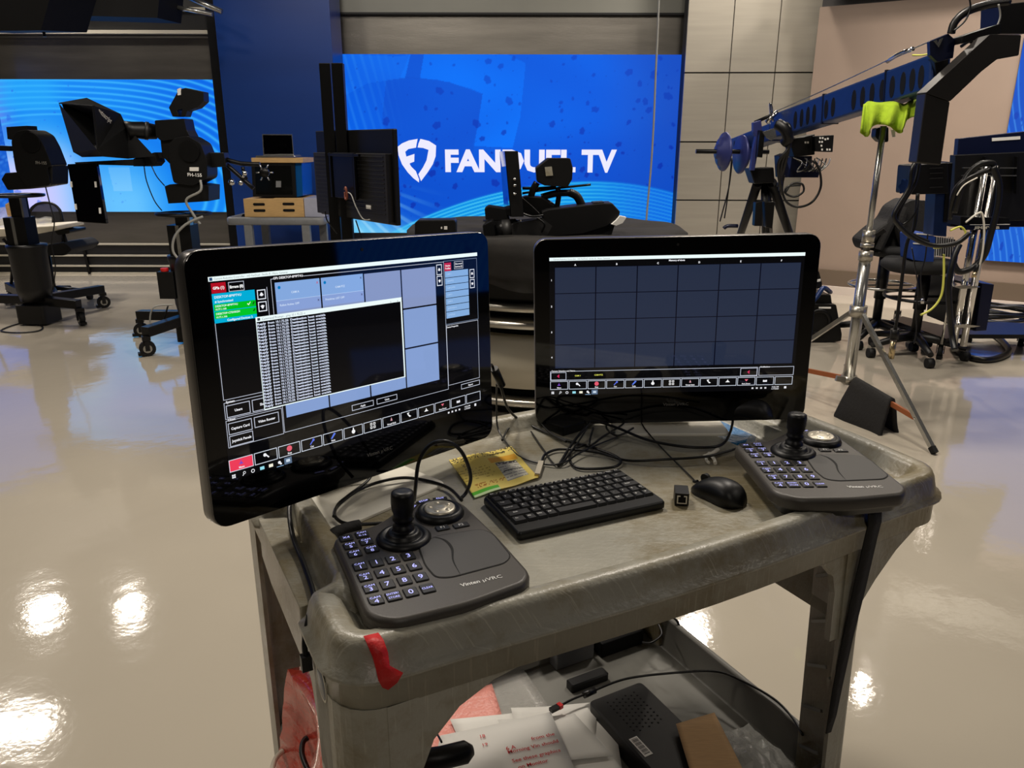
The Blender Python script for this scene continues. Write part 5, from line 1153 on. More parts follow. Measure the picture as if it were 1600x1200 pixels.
# ---- display seen from behind on a twin-pole stand
t = thing('display_stand', 'black twin-pole stand holding a large display seen from behind', 'stand', (at(520, 380, 3.75).x, 3.75, 0))
for a_, b_, Y_, w_ in ((506, 515, 3.72, .026), (526, 544, 3.66, .042)):
    p0, p1 = at(a_, 100, Y_), at(b_, 380, Y_); x_ = (p0.x + at(a_ + 22, 380, Y_).x) / 2
    MB().use('black_metal').beam((p0.x, Y_, .04), (p0.x, Y_, p0.z), w_, .05, (1, 0, 0)).build('pole', parent=t, bevel=.002)
pb = at(518, 380, 3.7)
MB().use('black_metal').box((pb.x, 3.7, .05), (.8, .06, .05)).box((pb.x - .35, 3.7, .05), (.06, .6, .05)).box((pb.x + .35, 3.7, .05), (.06, .6, .05)).build('base_frame', parent=t, bevel=.003)
Q = [Vector((-.9585, 3.939, 1.502)), Vector((-.495, 3.343, 1.510)), Vector((-.494, 3.316, 1.115)), Vector((-.957, 3.914, 1.107))]
tx = (Q[1] - Q[0]).normalized(); tz = Vector((0, 0, 1)); ty = tz.cross(tx); ty.normalize(); cQ = (Q[0] + Q[1] + Q[2] + Q[3]) / 4
TM = Matrix(((tx.x, ty.x, 0, cQ.x), (tx.y, ty.y, 0, cQ.y), (0, 0, 1, cQ.z), (0, 0, 0, 1))); TM[2][0] = 0
w2, h2 = (Q[1] - Q[0]).length / 2, .197
dsp = t
dp = MB(TM).use('black_plastic').box((0, .012, 0), (w2 * 2, .024, h2 * 2)).build('display_panel', parent=dsp, bevel=.004)
mb = MB(TM).use('dark_grey').box((0, -.012, -.045), (w2 * 1.9, .03, h2 * 1.45))
for k_ in range(14): mb.use('black_plastic').box((0, -.0285, -.15 + k_ * .018), (w2 * 1.8, .004, .006))
mb.build('rear_cover', parent=dp, bevel=.003)
MB(TM).use('black_metal').box((0, -.04, .0), (.20, .02, .20)).box((0, -.05, .09), (.34, .012, .012)).box((-.12, -.05, .0), (.016, .012, .2)).box((.12, -.05, .0), (.016, .012, .2)).build('mount_bracket', parent=dsp, bevel=.002)
MB(TM).use('paper').box((.19, -.029, -.128), (.045, .003, .016)).build('label', parent=dp)
mb = MB(TM).use('cable_grey').tube(spline([(.05, -.06, -.07), (.09, -.06, -.08), (.13, -.06, -.13), (.17, -.05, -.18), (.22, -.04, -.18)], 5), .003, 6).use('cord_brown').tube(spline([(.03, -.06, -.06), (.05, -.065, -.05), (.06, -.065, -.09), (.04, -.065, -.10), (.03, -.06, -.07)], 5), .005, 6); mb.build('power_cord', parent=dsp)
tag(T(MB(), [(507, 330, 3.6), (510, 345, 3.6), (520, 358, 3.6), (526, 366, 3.6)], .003).build('stand_cable', 'cable_black'), 'thin black cable looping left of the twin-pole stand', 'cable')
tag(T(MB(), [(555, 345, 3.45), (560, 360, 3.45), (568, 385, 3.45)], .003).build('stand_cable', 'cable_black'), 'thin black cable hanging below the display seen from behind', 'cable')
# ---- round news desk under a black cloth
DC = Vector((.2, 4.66, 0)); DR = .80
t = thing('news_desk', 'round black and cream news desk with steel bands between the two monitors', 'desk', DC)
ZT = .985
MB(Matrix.Translation(DC)).use('black_matte').lathe([(0, .03), (DR * .80, .03), (DR * .80, ZT - .35), (DR * .98, ZT - .30), (DR * .98, ZT - .02), (0, ZT - .02)], n=72).build('body', parent=t)
mb = MB(Matrix.Translation(DC)).use('desk_cream').lathe([(DR * .80, .18), (DR * .93, .19), (DR * .93, .455), (DR * .80, .465)], n=72); mb.build('cream_panel', parent=t)
for z in (.635, .545, .10): MB(Matrix.Translation(DC)).use('steel_band').lathe([(DR * .8, z - .016), (DR * .99 if z > .3 else DR * .92, z - .016), (DR * .99 if z > .3 else DR * .92, z + .016), (DR * .8, z + .016)], n=72).build('steel_band', parent=t)
mb = MB(Matrix.Translation(DC)); vs = []; n_ = 120; rs = np.random.RandomState(4); lv = [(0, 0), (.5, 0), (.9, .001), (1.0, .0), (1.03, -.02), (1.035, -.08), (1.04, -.16), (1.045, -.26)]
for i, (r_, dz) in enumerate(lv):
    for j in range(n_):
        a_ = 2 * math.pi * j / n_; fold = .012 * math.sin(a_ * 17 + 1.5 * math.sin(a_ * 5)) * max(0, i - 3) / 3; hem = (.05 * math.sin(a_ * 3 + 1) + .03 * math.sin(a_ * 8)) if i == 7 else 0
        wr = .004 * math.sin(a_ * 9 + r_ * 12) if 0 < i < 4 else 0
        vs.append(((r_ * DR + fold) * math.cos(a_), (r_ * DR + fold) * math.sin(a_), ZT - .012 + dz + hem + wr + .004))
mb.add(vs, [(i * n_ + j, i * n_ + (j + 1) % n_, (i + 1) * n_ + (j + 1) % n_, (i + 1) * n_ + j) for i in range(7) for j in range(n_)], True)
o = mb.build('desk_cloth', 'black_cloth'); o.o.modifiers.new('s', 'SOLIDIFY').thickness = .004; tag(o, 'black cloth draped over the round news desk', 'cloth')
# camera lying on the desk
Yd = 4.15; t = thing('broadcast_camera', 'black broadcast camera with a long zoom lens resting on the round desk', 'camera', at(880, 372, Yd))
slab(MB(), [(845, 331), (855, 327), (940, 317), (956, 317), (968, 330), (966, 340), (950, 352), (905, 366), (852, 371)], Yd, .17, 'black_plastic').build('camera_body', parent=t, bevel=.008)
slab(MB(), [(926, 316), (943, 315), (943, 319), (926, 320)], Yd + .02, .1, 'dark_grey').build('top_knob', parent=t)
slab(MB(), [(955, 350), (962, 344), (968, 337), (978, 339), (972, 348), (962, 352)], Yd - .03, .05, 'paper').build('paper_tag', parent=t)
slab(MB(), [(852, 369), (960, 350), (955, 366), (850, 376)], Yd + .01, .15, 'black_matte').build('base_wedge', parent=t)
mb = MB().use('black_plastic').tube([at(757, 366, Yd + .1), at(772, 364, Yd + .1), at(773, 364, Yd + .1), at(790, 361, Yd + .09), at(806, 359, Yd + .09), at(808, 359, Yd + .09), at(832, 357, Yd + .08), at(850, 354, Yd + .08)], [.078, .074, .062, .060, .060, .052, .055, .05], 26)
mb.use('dark_grey').tube([at(785, 362, Yd + .09), at(802, 360, Yd + .09)], .063, 26).use('steel_band').tube([at(811, 359, Yd + .085), at(813.5, 359, Yd + .085)], .059, 26); mb.build('zoom_lens', parent=t)
slab(MB(), [(757, 385), (753, 352), (768, 345), (773, 352), (775, 380), (768, 386)], Yd + .0, .20, 'black_matte').build('lens_hood', parent=t, bevel=.006)
slab(MB(), [(798, 350), (850, 340), (866, 352), (855, 372), (800, 372)], Yd + .0, .06, 'dark_grey').build('servo_grip', parent=t, bevel=.01)
slab(MB(), [(836, 262), (855, 247), (890, 247), (894, 262), (893, 280), (886, 292), (850, 290), (838, 284)], Yd + .05, .16, 'black_plastic').build('viewfinder', parent=t, bevel=.006)
slab(MB(), [(850, 261), (861, 260), (863, 274), (852, 275)], Yd + .046, .005, 'cart_grey').build('tape_label', parent=t)
mb = T(MB(), [(838, 285, Yd + .1), (832, 296, Yd + .1), (828, 310, Yd + .1)], .018, 'black_metal', 3); T(mb, [(815, 302, Yd + .1), (860, 295, Yd + .1), (922, 288, Yd + .1)], .006); T(mb, [(815, 294, Yd + .14), (845, 294, Yd + .14), (868, 292, Yd + .14)], .008)
T(mb, [(870, 292, Yd + .1), (872, 306, Yd + .1), (868, 330, Yd + .1)], .014); T(mb, [(888, 300, Yd + .1), (900, 306, Yd + .1), (908, 320, Yd + .1)], .022); T(mb, [(845, 308, Yd + .1), (868, 302, Yd + .1), (895, 301, Yd + .1)], .018); mb.build('top_handle', parent=t)
slab(MB(), [(818, 306), (850, 308), (870, 322), (850, 338), (806, 336), (800, 320)], Yd + .08, .10, 'black_metal').build('lens_mount', parent=t, bevel=.012)
mb = T(MB(), [(808, 304, Yd), (825, 318, Yd), (843, 335, Yd)], .004, 'cable_black'); T(mb, [(812, 332, Yd), (830, 338, Yd), (848, 336, Yd)], .006); T(mb, [(838, 340, Yd - .02), (850, 350, Yd - .02), (846, 362, Yd)], .005); mb.build('lens_cable', parent=t)
# small monitor standing edge-on
V0, V1, V2, V3 = at(780, 237, 4.45), at(788, 236, 4.05), at(798, 339, 4.05), at(788, 333, 4.45)
t = thing('field_monitor', 'small upright monitor seen nearly edge-on beside the broadcast camera', 'monitor', at(795, 340, 4.1))
off = Vector((.065, .012, 0)); mb = MB().use('black_plastic').add([V0, V1, V2, V3, V0 + off, V1 + off, V2 + off, V3 + off], [(0, 3, 2, 1), (4, 5, 6, 7), (0, 1, 5, 4), (1, 2, 6, 5), (2, 3, 7, 6), (3, 0, 4, 7)]); mb.build('housing', parent=t, bevel=.002)
gd = Vector((-.003, -.001, 0)); MB().use('black_gloss').add([V0 + gd, V1 + gd, V2 + gd, V3 + gd], [(0, 3, 2, 1)]).build('screen', parent=t)
mb = MB()
for y in (280, 290, 303): c_ = at(803, y, 4.05); mb.use('chrome').lathe([(0, -.008), (.009, -.004), (.009, .004), (0, .008)], c_, n=10)
mb.build('connectors', parent=t)
mb = slab(MB(), [(756, 326), (762, 322), (790, 326), (796, 345), (758, 346)], 4.3, .12, 'black_matte'); tag(mb.build('battery_case', bevel=.006), 'black case behind the small upright monitor', 'case')
mb = slab(MB(), [(647, 349), (652, 344.5), (708, 343.5), (711, 347), (711, 374), (647, 374)], 4.0, .12, 'black_plastic'); o = tag(mb.build('battery_box', bevel=.005), 'small black box with white lights near the left side of the round desk', 'box')
mb = MB(); slab(mb, [(688, 355), (690, 355), (690, 358), (688, 358)], 3.997, .004, 'paper'); slab(mb, [(693, 354), (698, 354), (698, 359), (693, 359)], 3.997, .004); mb.build('indicator_lights', parent=o)
tag(T(MB(), [(808, 386, 3.95), (806, 378, 3.93), (828, 383, 3.9), (845, 385, 3.87)], .006).build('support_bracket', 'steel_tube'), 'thin bright rod lying under the zoom lens on the round desk', 'rod')
# ============================================================ CAMERA CRANE
PA, PB = at(1250, 184.5, 5.2), at(1442, 118.5, 4.0); ad = (PB - PA).normalized()
an_ = Vector((ad.y, -ad.x, 0)).normalized()
if an_.dot(Vector((0, 0, 1.4)) - PA) < 0: an_ = -an_
au = ad.cross(an_); au = au if au.z > 0 else -au
def arm_at(px):  # point of the arm axis seen at picture column px
    lo, hi = -2.5, 3.0
    for _ in range(40):
        m_ = (lo + hi) / 2; p = PA + ad * m_; d = p - Vector((0, 0, CAM_H)); x = 800 + F_PX * d.dot(_R) / d.dot(_F)
        if x < px: lo = m_
        else: hi = m_
    return PA + ad * lo
t = thing('camera_crane', 'blue camera crane arm with round weights, reaching from its tripod to the top right corner', 'camera crane', (at(1190, 300, 5.6).x, 5.6, 0))
a0, a1, a2 = arm_at(1143), arm_at(1212), arm_at(1468)
MB().use('blue_paint').beam(a1, a2, .10, .165, au).build('arm', parent=t, bevel=.012)
MB().use('blue_paint').beam(a0 - au * .045, a1 - au * .03, .10, .12, au).build('rear_arm', parent=t, bevel=.008)
for px in [1253, 1263, 1273, 1283, 1302, 1313, 1346, 1360, 1375, 1391, 1407, 1424, 1439, 1453]:
    c_ = arm_at(px) + an_ * .0515 - au * .01; vs = [c_ + (ad * math.cos(q * .45) * .022 + au * math.sin(q * .45) * .054) for q in range(14)]; MB().use('black_matte').add(vs + [v - an_ * .01 for v in vs], [list(range(14))] + [(q, q + 14, (q + 1) % 14 + 14, (q + 1) % 14) for q in range(14)]).build('cutout', parent=t)
for px in (1152, 1156, 1161, 1165, 1169, 1173):
    c_ = arm_at(px) + an_ * .0515 - au * .04; vs = [c_ + (ad * math.cos(q * .9) * .008 + au * math.sin(q * .9) * .035) for q in range(7)]; MB().use('black_matte').add(vs + [v - an_ * .01 for v in vs], [list(range(7))]).build('cutout', parent=t)
for px in (1296, 1395): c_ = arm_at(px); MB().use('black_metal').beam(c_ - ad * .006, c_ + ad * .006, .106, .171, au).build('band', parent=t)
MB().use('black_metal').tube([at(1086, 235.5, 5.9), at(1200, 236, 5.9)], .016, 12).build('weight_bar', parent=t)
for px, sc_ in ((1128, 1.0), (1158, .8)):
    c_ = at(px, 236 + (0 if px < 1140 else 4), 5.9); ax_ = Vector((1, .12, 0)).normalized()
    MB().use('blue_purple').lathe([(0, -.05), (.05, -.05), (.055, -.03), (.10, -.025), (.105, -.005), (.135, 0), (.14, .012), (.13, .02), (0, .02)], c_, -ax_ if px > 1140 else -ax_ * -1, 28).build('counterweight', parent=t)
slab(MB(), [(1176, 190), (1188, 186), (1190, 205), (1184, 232), (1178, 265), (1172, 265), (1176, 232), (1180, 212), (1176, 205)], 5.45, .05, 'blue_purple').build('side_plate', parent=t, bevel=.003)
slab(MB(), [(1186, 202), (1194, 204), (1190, 245), (1182, 244)], 5.4, .05, 'black_metal').build('hinge_plate', parent=t, bevel=.002)
slab(MB(), [(1190, 205), (1210, 198), (1212, 212), (1205, 218), (1196, 214)], 5.38, .01, 'steel_tube').build('emblem', parent=t)
mb = T(MB(), [(1178, 190, 5.5), (1205, 178, 5.4)], .012, 'black_metal', 2); T(mb, [(1203, 185, 5.4), (1205, 172, 5.4), (1202, 160, 5.4), (1203, 176, 5.4), (1207, 188, 5.4)], .008, 'chrome'); T(mb, [(1196, 190, 5.4), (1213, 173, 5.4)], .014, 'chrome', 2); mb.build('turnbuckle', parent=t)
mb = T(MB(), [(1210, 173, 5.35), (1280, 142, 4.95), (1350, 109, 4.5), (1400, 85, 4.2), (1452, 62, 3.95)], .0035, 'steel_tube'); T(mb, [(1385, 94, 4.3), (1400, 84, 4.2), (1425, 74, 4.1)], .011, 'chrome', 2); mb.build('tension_wire', parent=t)
T(MB(), [(1328, 172, 4.6), (1370, 156, 4.4), (1400, 148, 4.2)], .003, 'steel_tube').build('side_wire', parent=t)
c_ = at(1328, 172, 4.6); MB().use('paper').lathe([(0, -.012), (.014, 0), (0, .012)], c_, n=12).build('wire_knob', parent=t)
mb = MB()
for k_ in range(3): T(mb, [(1212 + k_ * 5, 190 + k_, 5.2), (1224 + k_ * 4, 196, 5.15), (1232, 220 + k_ * 4, 5.12), (1225 - k_ * 5, 255, 5.15), (1215 + k_ * 3, 290 + k_ * 6, 5.2)], .012, 'cable_black')
mb.build('cable_bundle', parent=t)
mb = T(MB(), [(1213, 192, 5.15), (1224, 200, 5.12), (1230, 214, 5.12), (1225, 222, 5.15)], .035, 'black_plastic', 5, 10); mb.build('pivot_hub', parent=t)
# control box hanging beside the pivot
slab(MB(), [(1232, 218), (1272, 208), (1272, 240), (1240, 244)], 5.25, .12, 'black_plastic').build('control_box', parent=t, bevel=.004)
slab(MB(), [(1272, 211), (1302, 209), (1300, 236), (1272, 235)], 5.2, .12, 'black_plastic').build('monitor_box', parent=t, bevel=.004)
mb = MB(); rs = np.random.RandomState(6)
for x, y in ((1279, 214), (1283, 214), (1287, 216), (1291, 215), (1278, 220), (1282, 220), (1281, 226), (1256, 221), (1260, 221), (1282, 232), (1290, 232), (1294, 232)): slab(mb, [(x, y - 1.5), (x + 2.5, y - 1.5), (x + 2.5, y + 1.5), (x, y + 1.5)], 5.197 if x > 1270 else 5.247, .004, 'paper')
mb.build('button_lights', parent=t)
slab(MB(), [(1236, 244), (1268, 242), (1268, 262), (1280, 264), (1278, 276), (1232, 276)], 5.3, .14, 'blue_dark').build('electronics_tray', parent=t, bevel=.004)
mb = MB()
for k_ in range(7):
    x = 1238 + k_ * 6; T(mb, [(x, 245 + k_ % 3 * 3, 5.24), (x + 14, 252 + (k_ * 7) % 13, 5.22), (x + 6, 266, 5.22), (x + 18, 262 - k_, 5.22), (x + 22, 246, 5.23)], .0045, 'steel_tube' if k_ % 3 == 0 else 'cable_black')
mb.build('wiring', parent=t)
slab(MB(), [(1216, 242), (1226, 238), (1232, 262), (1230, 276), (1218, 276)], 5.2, .10, 'blue_dark').build('pivot_post', parent=t, bevel=.004)
slab(MB(), [(1170, 262), (1208, 260), (1210, 284), (1178, 286)], 5.5, .14, 'black_metal').build('tripod_head', parent=t, bevel=.006)
for a_, b_ in (((1183, 284, 5.55), G0(1128, 452)), ((1205, 284, 5.55), G0(1268, 470)), ((1196, 284, 5.65), G0(1205, 425))):
    mb = MB().use('black_metal').tube([at(*a_), b_ + Vector((0, 0, .02))], [.034, .026], 12); mb.build('tripod_leg', parent=t)
MB().use('black_metal').tube([at(1194, 284, 5.6), at(1196, 372, 5.6)], .03, 10).build('centre_post', parent=t)
slab(MB(), [(1180, 315), (1190, 312), (1190, 352), (1178, 352)], 5.5, .06, 'black_plastic').build('leg_clamp', parent=t, bevel=.004)
slab(MB(), [(1194, 314), (1210, 314), (1208, 336), (1206, 356), (1196, 354)], 5.48, .06, 'black_plastic').build('leg_clamp', parent=t, bevel=.004)
for P_, l_ in (([(1142, 246, 5.8), (1139, 280, 5.8), (1134, 320, 5.8), (1131, 340, 5.8)], 'two'), ([(1143, 248, 5.8), (1138, 290, 5.8), (1128, 330, 5.8), (1124, 345, 5.8)], 'x')):
    T(MB(), P_, .005, 'cable_black').build('weight_cord', parent=t)
T(MB(), [(1224, 272, 5.2), (1221, 295, 5.2), (1228, 314, 5.2), (1246, 322, 5.2), (1268, 314, 5.2), (1281, 292, 5.2), (1280, 268, 5.2), (1272, 250, 5.2)], .008, 'cable_black').build('hanging_cable', parent=t)
T(MB(), [(1226, 300, 5.2), (1236, 286, 5.2), (1252, 286, 5.2), (1254, 298, 5.2), (1240, 306, 5.2), (1226, 300, 5.2), (1230, 290, 5.2), (1250, 288, 5.2)], .007, 'cable_black').build('cable_coil', parent=t)
T(MB(), [(1130, 356, 5.6), (1136, 352, 5.6), (1152, 352, 5.6)], .014, 'blue_dark', 3).build('spreader', parent=t)
# front end: emblem plate, elbow, pan and tilt head
slab(MB(), [(1451, 62), (1480, 50), (1491, 60), (1488, 88), (1464, 95), (1452, 84)], 3.8, .03, 'blue_dark').build('badge_plate', parent=t, bevel=.003)
mb = MB().use('steel_tube'); slab(mb, [(1457, 62), (1462, 60), (1464, 66), (1467, 59), (1472, 57), (1465, 72)], 3.796, .005); mb.build('badge', parent=t)
slab(MB(), [(1458, 88), (1482, 84), (1480, 112), (1462, 116)], 3.85, .14, 'black_metal').build('front_hinge', parent=t, bevel=.005)
slab(MB(), roundpoly([(1445, 143), (1545, 51), (1594, 52), (1590, 84), (1556, 90), (1532, 109), (1483, 156)], 2, 2), 3.62, .09, 'elbow_metal').build('elbow_arm', parent=t, bevel=.005)
slab(MB(), [(1445, 143), (1483, 156), (1469, 256), (1431, 252)], 3.625, .08, 'elbow_metal').build('drop_arm', parent=t, bevel=.005)
slab(MB(), [(1502, 54), (1562, 34), (1562, 50), (1500, 66)], 3.75, .12, 'black_metal').build('nose_bracket', parent=t, bevel=.003)
slab(MB(), [(1562, 4), (1600, 0), (1600, 50), (1560, 50)], 3.85, .16, 'black_metal').build('nose_block', parent=t, bevel=.004)
T(MB(), [(1484, 50, 3.8), (1490, 32, 3.8), (1508, 16, 3.8), (1540, 5, 3.8), (1575, 0, 3.8)], .018, 'cable_black').build('nose_cable', parent=t)
T(MB(), [(1488, 46, 3.78), (1506, 30, 3.78), (1514, 10, 3.78), (1512, -8, 3.78)], .004, 'cable_black').build('nose_cable', parent=t)
T(MB(), [(1558, 4, 3.78), (1561, 22, 3.78), (1556, 38, 3.78), (1548, 50, 3.78)], .004, 'cable_grey').build('nose_cable', parent=t)
T(MB(), [(1500, 70, 3.9), (1515, 62, 3.85), (1518, 80, 3.85), (1496, 88, 3.85)], .008, 'cable_black').build('nose_cable', parent=t)
T(MB(), [(1424, 84, 4.1), (1438, 84, 4.05), (1450, 82, 4.0)], .004, 'cable_yellow').build('nose_cable', parent=t)
slab(MB(), roundpoly([(1426, 256), (1480, 252), (1482, 300), (1422, 302)], 3, 2), 3.92, .16, 'black_plastic').build('pan_tilt_head', parent=t, bevel=.006)
for y in (260, 268, 276, 290): slab(MB(), [(1452, y), (1472, y - 1), (1472, y + .8), (1452, y + 1.5)], 3.915, .006, 'dark_grey').build('head_slot', parent=t)
c_ = at(1408, 289, 3.95); mb = MB().use('blue_paint')
pts = [(.034 + .006 * math.cos(6 * q * .2094)) for q in range(30)]
mb.add([c_ + Vector((0, -.02, 0)) + Vector((pts[q] * math.cos(q * .2094) * .7, -.0, pts[q] * math.sin(q * .2094))) for q in range(30)] + [c_ + Vector((.03, .02, 0)) + Vector((pts[q] * math.cos(q * .2094) * .7, 0, pts[q] * math.sin(q * .2094))) for q in range(30)], [list(range(30)), [59 - q for q in range(30)]] + [(q, q + 30, (q + 1) % 30 + 30, (q + 1) % 30) for q in range(30)])
mb.build('knob', parent=t); T(MB(), [(1410, 289, 3.97), (1428, 289, 3.97)], .016, 'black_metal', 1).build('knob_shaft', parent=t)
slab(MB(), [(1461, 300), (1482, 300), (1478, 368), (1457, 366)], 3.94, .10, 'blue_paint').build('camera_bracket', parent=t, bevel=.004)
slab(MB(), [(1480, 252), (1488, 252), (1480, 345), (1474, 345)], 3.93, .10, 'black_metal').build('side_rail', parent=t, bevel=.003)
mb = T(MB(), [(1434, 246, 3.86), (1424, 262, 3.84), (1420, 290, 3.84), (1404, 318, 3.84), (1396, 335, 3.84), (1402, 348, 3.84), (1424, 368, 3.84), (1456, 381, 3.84), (1492, 378, 3.84), (1514, 362, 3.84)], .012, 'cable_black')
T(mb, [(1436, 248, 3.88), (1428, 285, 3.86), (1410, 315, 3.86), (1400, 345, 3.86), (1420, 362, 3.86), (1450, 376, 3.86)], .010, 'cable_black'); T(mb, [(1434, 302, 3.9), (1430, 330, 3.88), (1412, 348, 3.88), (1402, 344, 3.87)], .006)
mb.build('head_cables', parent=t)
mb = T(MB(), [(1433, 300, 3.9), (1428, 350, 3.9), (1416, 380, 3.9), (1408, 440, 3.9), (1402, 490, 3.9), (1398, 515, 3.9)], .009, 'cable_black'); T(mb, [(1398, 512, 3.9), (1397, 528, 3.9)], .022, 'black_plastic', 2); T(mb, [(1396, 530, 3.9), (1392, 558, 3.9)], .016, 'brass_bnc', 2); mb.build('connector_cable', parent=t)
# ============================================================ LIGHT STAND WITH GREEN CLOTH
SX = at(1341, 480, 4.1).x; t = thing('light_stand', 'chrome light stand with copper braces and a bright green cloth on top', 'light stand', (SX, 4.1, 0))
Zs = lambda py: at(1345, py, 4.1).z
MB().use('steel_tube').cyl((SX, 4.1, Zs(598)), (SX, 4.1, Zs(402)), .030, n=20).build('lower_column', parent=t)
MB().use('steel_tube').cyl((SX, 4.1, Zs(405)), (SX, 4.1, Zs(195)), .0155, n=16).build('upper_column', parent=t)
mb = MB()
for a_, b_, r_ in ((405, 390, .036), (384, 378, .034), (376, 358, .031)): mb.use('steel_band').cyl((SX, 4.1, Zs(a_)), (SX, 4.1, Zs(b_)), r_, n=20)
mb.use('black_plastic').beam((SX + .03, 4.08, Zs(366)), (SX + .065, 4.06, Zs(356)), .02, .02); mb.build('column_collars', parent=t)
feet = [G0(1460, 708), G0(1180, 590), Vector((SX + .25, 4.72, 0))]
hub = Vector((SX, 4.1, Zs(484))); low = Vector((SX, 4.1, Zs(590)))
MB().use('steel_band').cyl(hub + Vector((0, 0, -.03)), hub + Vector((0, 0, .03)), .045, n=20).build('leg_hub', parent=t)
MB().use('steel_band').cyl(low + Vector((0, 0, -.02)), low + Vector((0, 0, .02)), .042, n=20).beam(low + Vector((-.08, -.02, .01)), low + Vector((-.02, -.02, .0)), .02, .03).build('brace_hub', parent=t)
for f in feet:
    fd = (f - hub); tip = f + Vector((0, 0, .012)); mb = MB().use('steel_tube').beam(hub + fd * .05 + Vector((0, 0, .02)), tip, .022, .022).use('rubber').beam(tip - fd.normalized() * .03, tip + fd.normalized() * .004, .026, .026)
    lg = mb.build('leg', parent=t); k_ = (hub.z - low.z + .06) / (hub.z) ; mid = hub + fd * k_
    MB().use('copper_bar').beam(low, mid, .014, .026).use('chrome').cyl(mid + Vector((0, -.02, 0)), mid + Vector((0, .02, 0)), .009, n=10).build('brace', parent=lg)
# sandbag draped over the right brace
fd = feet[0] - hub; mid = hub + fd * ((hub.z - low.z + .06) / hub.z); bd = (mid - low).normalized(); bn = Vector((bd.y, -bd.x, 0)).normalized()
mb = MB(); vs = []; sec = [(-.075, -.235), (-.085, -.19), (-.06, -.10), (-.032, -.02), (-.016, .022), (0, .030), (.016, .022), (.03, -.03), (.05, -.11), (.07, -.17), (.065, -.20)]
L_ = (mid - low).length; ks = [.10, .12, .25, .4, .55, .66, .68]
for q, s_ in enumerate(ks):
    for k_, (o_, z_) in enumerate(sec):
        e_ = .012 * math.sin(q * 1.1) if abs(z_) > .1 else 0; vs.append(low + bd * (L_ * (s_ + (s_ - .39) * (-z_) * .9)) + bn * (-o_ * 1.05 + e_) * -1 * -1 + Vector((0, 0, z_ + .004 - .03 * (s_ > .5) * (z_ < -.1))))
n_ = len(sec); mb.add(vs, [(i * n_ + j, (i + 1) * n_ + j, (i + 1) * n_ + j + 1, i * n_ + j + 1) for i in range(len(ks) - 1) for j in range(n_ - 1)], True)
o = mb.build('sandbag', 'bag_cloth'); o.o.modifiers.new('s', 'SOLIDIFY').thickness = .022; tag(o, 'black saddle bag draped over the copper brace of the light stand', 'sandbag')
# green microfibre cloth
mb = MB(); vs = []; ctl = [((1345, 205), (1350, 160)), ((1352, 212), (1356, 156)), ((1362, 196), (1372, 158)), ((1376, 192), (1392, 156)), ((1392, 196), (1402, 158)), ((1402, 206), (1412, 160)), ((1410, 200), (1420, 155)), ((1418, 182), (1430, 153)), ((1431, 180), (1433, 152))]
cs = spline([(a[0], a[1], 0) for a, b in ctl], 4); ct = spline([(b[0], b[1], 0) for a, b in ctl], 4); N_ = len(cs)
for i in range(N_):
    for j in range(8):
        f_ = j / 7; x = cs[i].x * (1 - f_) + ct[i].x * f_; y = cs[i].y * (1 - f_) + ct[i].y * f_; vs.append(at(x, y, 4.02 + .035 * math.sin(i * .75) * (1 - f_ * .6) + .10 * f_ ** 2))
bt = len(vs)
mb.add(vs, [(i * 8 + j, (i + 1) * 8 + j, (i + 1) * 8 + j + 1, i * 8 + j + 1) for i in range(N_ - 1) for j in range(7)], True)
o = mb.build('microfibre_cloth', 'green_cloth'); md = o.o.modifiers.new('s', 'SOLIDIFY'); md.thickness = .008; tag(o, 'bright lime green cloth hung over the top of the light stand', 'cloth')
mb = slab(MB(), roundpoly([(1368, 198), (1387, 196), (1387, 220), (1374, 220), (1366, 212)], 3, 2), 4.12, .05, 'black_plastic'); mb.build('stand_head', parent=t, bevel=.006)
slab(MB(), [(1392, 201), (1397, 201), (1398, 212), (1394, 212)], 4.05, .01, 'cable_white').build('hanging_tag', parent=t)
# ============================================================ OPERATOR'S CONSOLE ON THE RIGHT
Yk = 5.0; t = thing('crane_console', 'rolling crane console with chrome poles, monitor backs and a lettered panel', 'console', (at(1515, 540, Yk).x, Yk, 0))
pc = Vector((at(1515, 520, Yk).x, Yk + .1, 0)); zk = .16
BP = [on(1392, 497, zk), on(1478, 527, zk), on(1500, 520, zk), on(1660, 520, zk), on(1660, 505, zk), on(1560, 500, zk), on(1470, 505, zk), on(1410, 492, zk)]
MB().prism([(p.x, p.y) for p in BP], zk - .03, zk).build('base_platform', 'black_metal', t)
for c_ in (G0(1473, 560), G0(1519, 533), G0(1600, 540), G0(1404, 508)): caster(Matrix.Translation((c_.x, c_.y + .05, 0)) @ Matrix.Rotation(R(60), 4, 'Z') @ Matrix.Scale(.85, 4), t)
for a_, b_ in (((1525, 258), 515), ((1541, 256), 515)):
    x_ = at((a_[0]) - 8, 380, Yk).x; zt_ = at(a_[0], a_[1], Yk).z
    MB().use('chrome').cyl((x_, Yk, zk), (x_, Yk, zt_), .022, n=20).build('pole', parent=t)
MB().use('chrome').cyl((at(1494, 440, Yk).x, Yk + .05, zk), (at(1494, 440, Yk).x, Yk + .05, at(1500, 400, Yk).z), .008, n=12).build('thin_pole', parent=t)
mb = MB()
for y in (446, 507): slab(mb, roundpoly([(1490, y), (1504, y - 3), (1532, y), (1522, y + 2), (1500, y + 3)], 1, 2), Yk - .06, .1, 'chrome')
mb.build('pole_clamp', parent=t)
slab(MB(), [(1497, 214), (1660, 196), (1660, 352), (1484, 352)], Yk + .1, .05, 'blue_dark').build('operator_monitor', parent=t, bevel=.004)
slab(MB(), [(1492, 240), (1660, 232), (1660, 340), (1488, 345)], Yk + .04, .07, 'black_plastic').build('monitor_rear_cover', parent=t, bevel=.004)
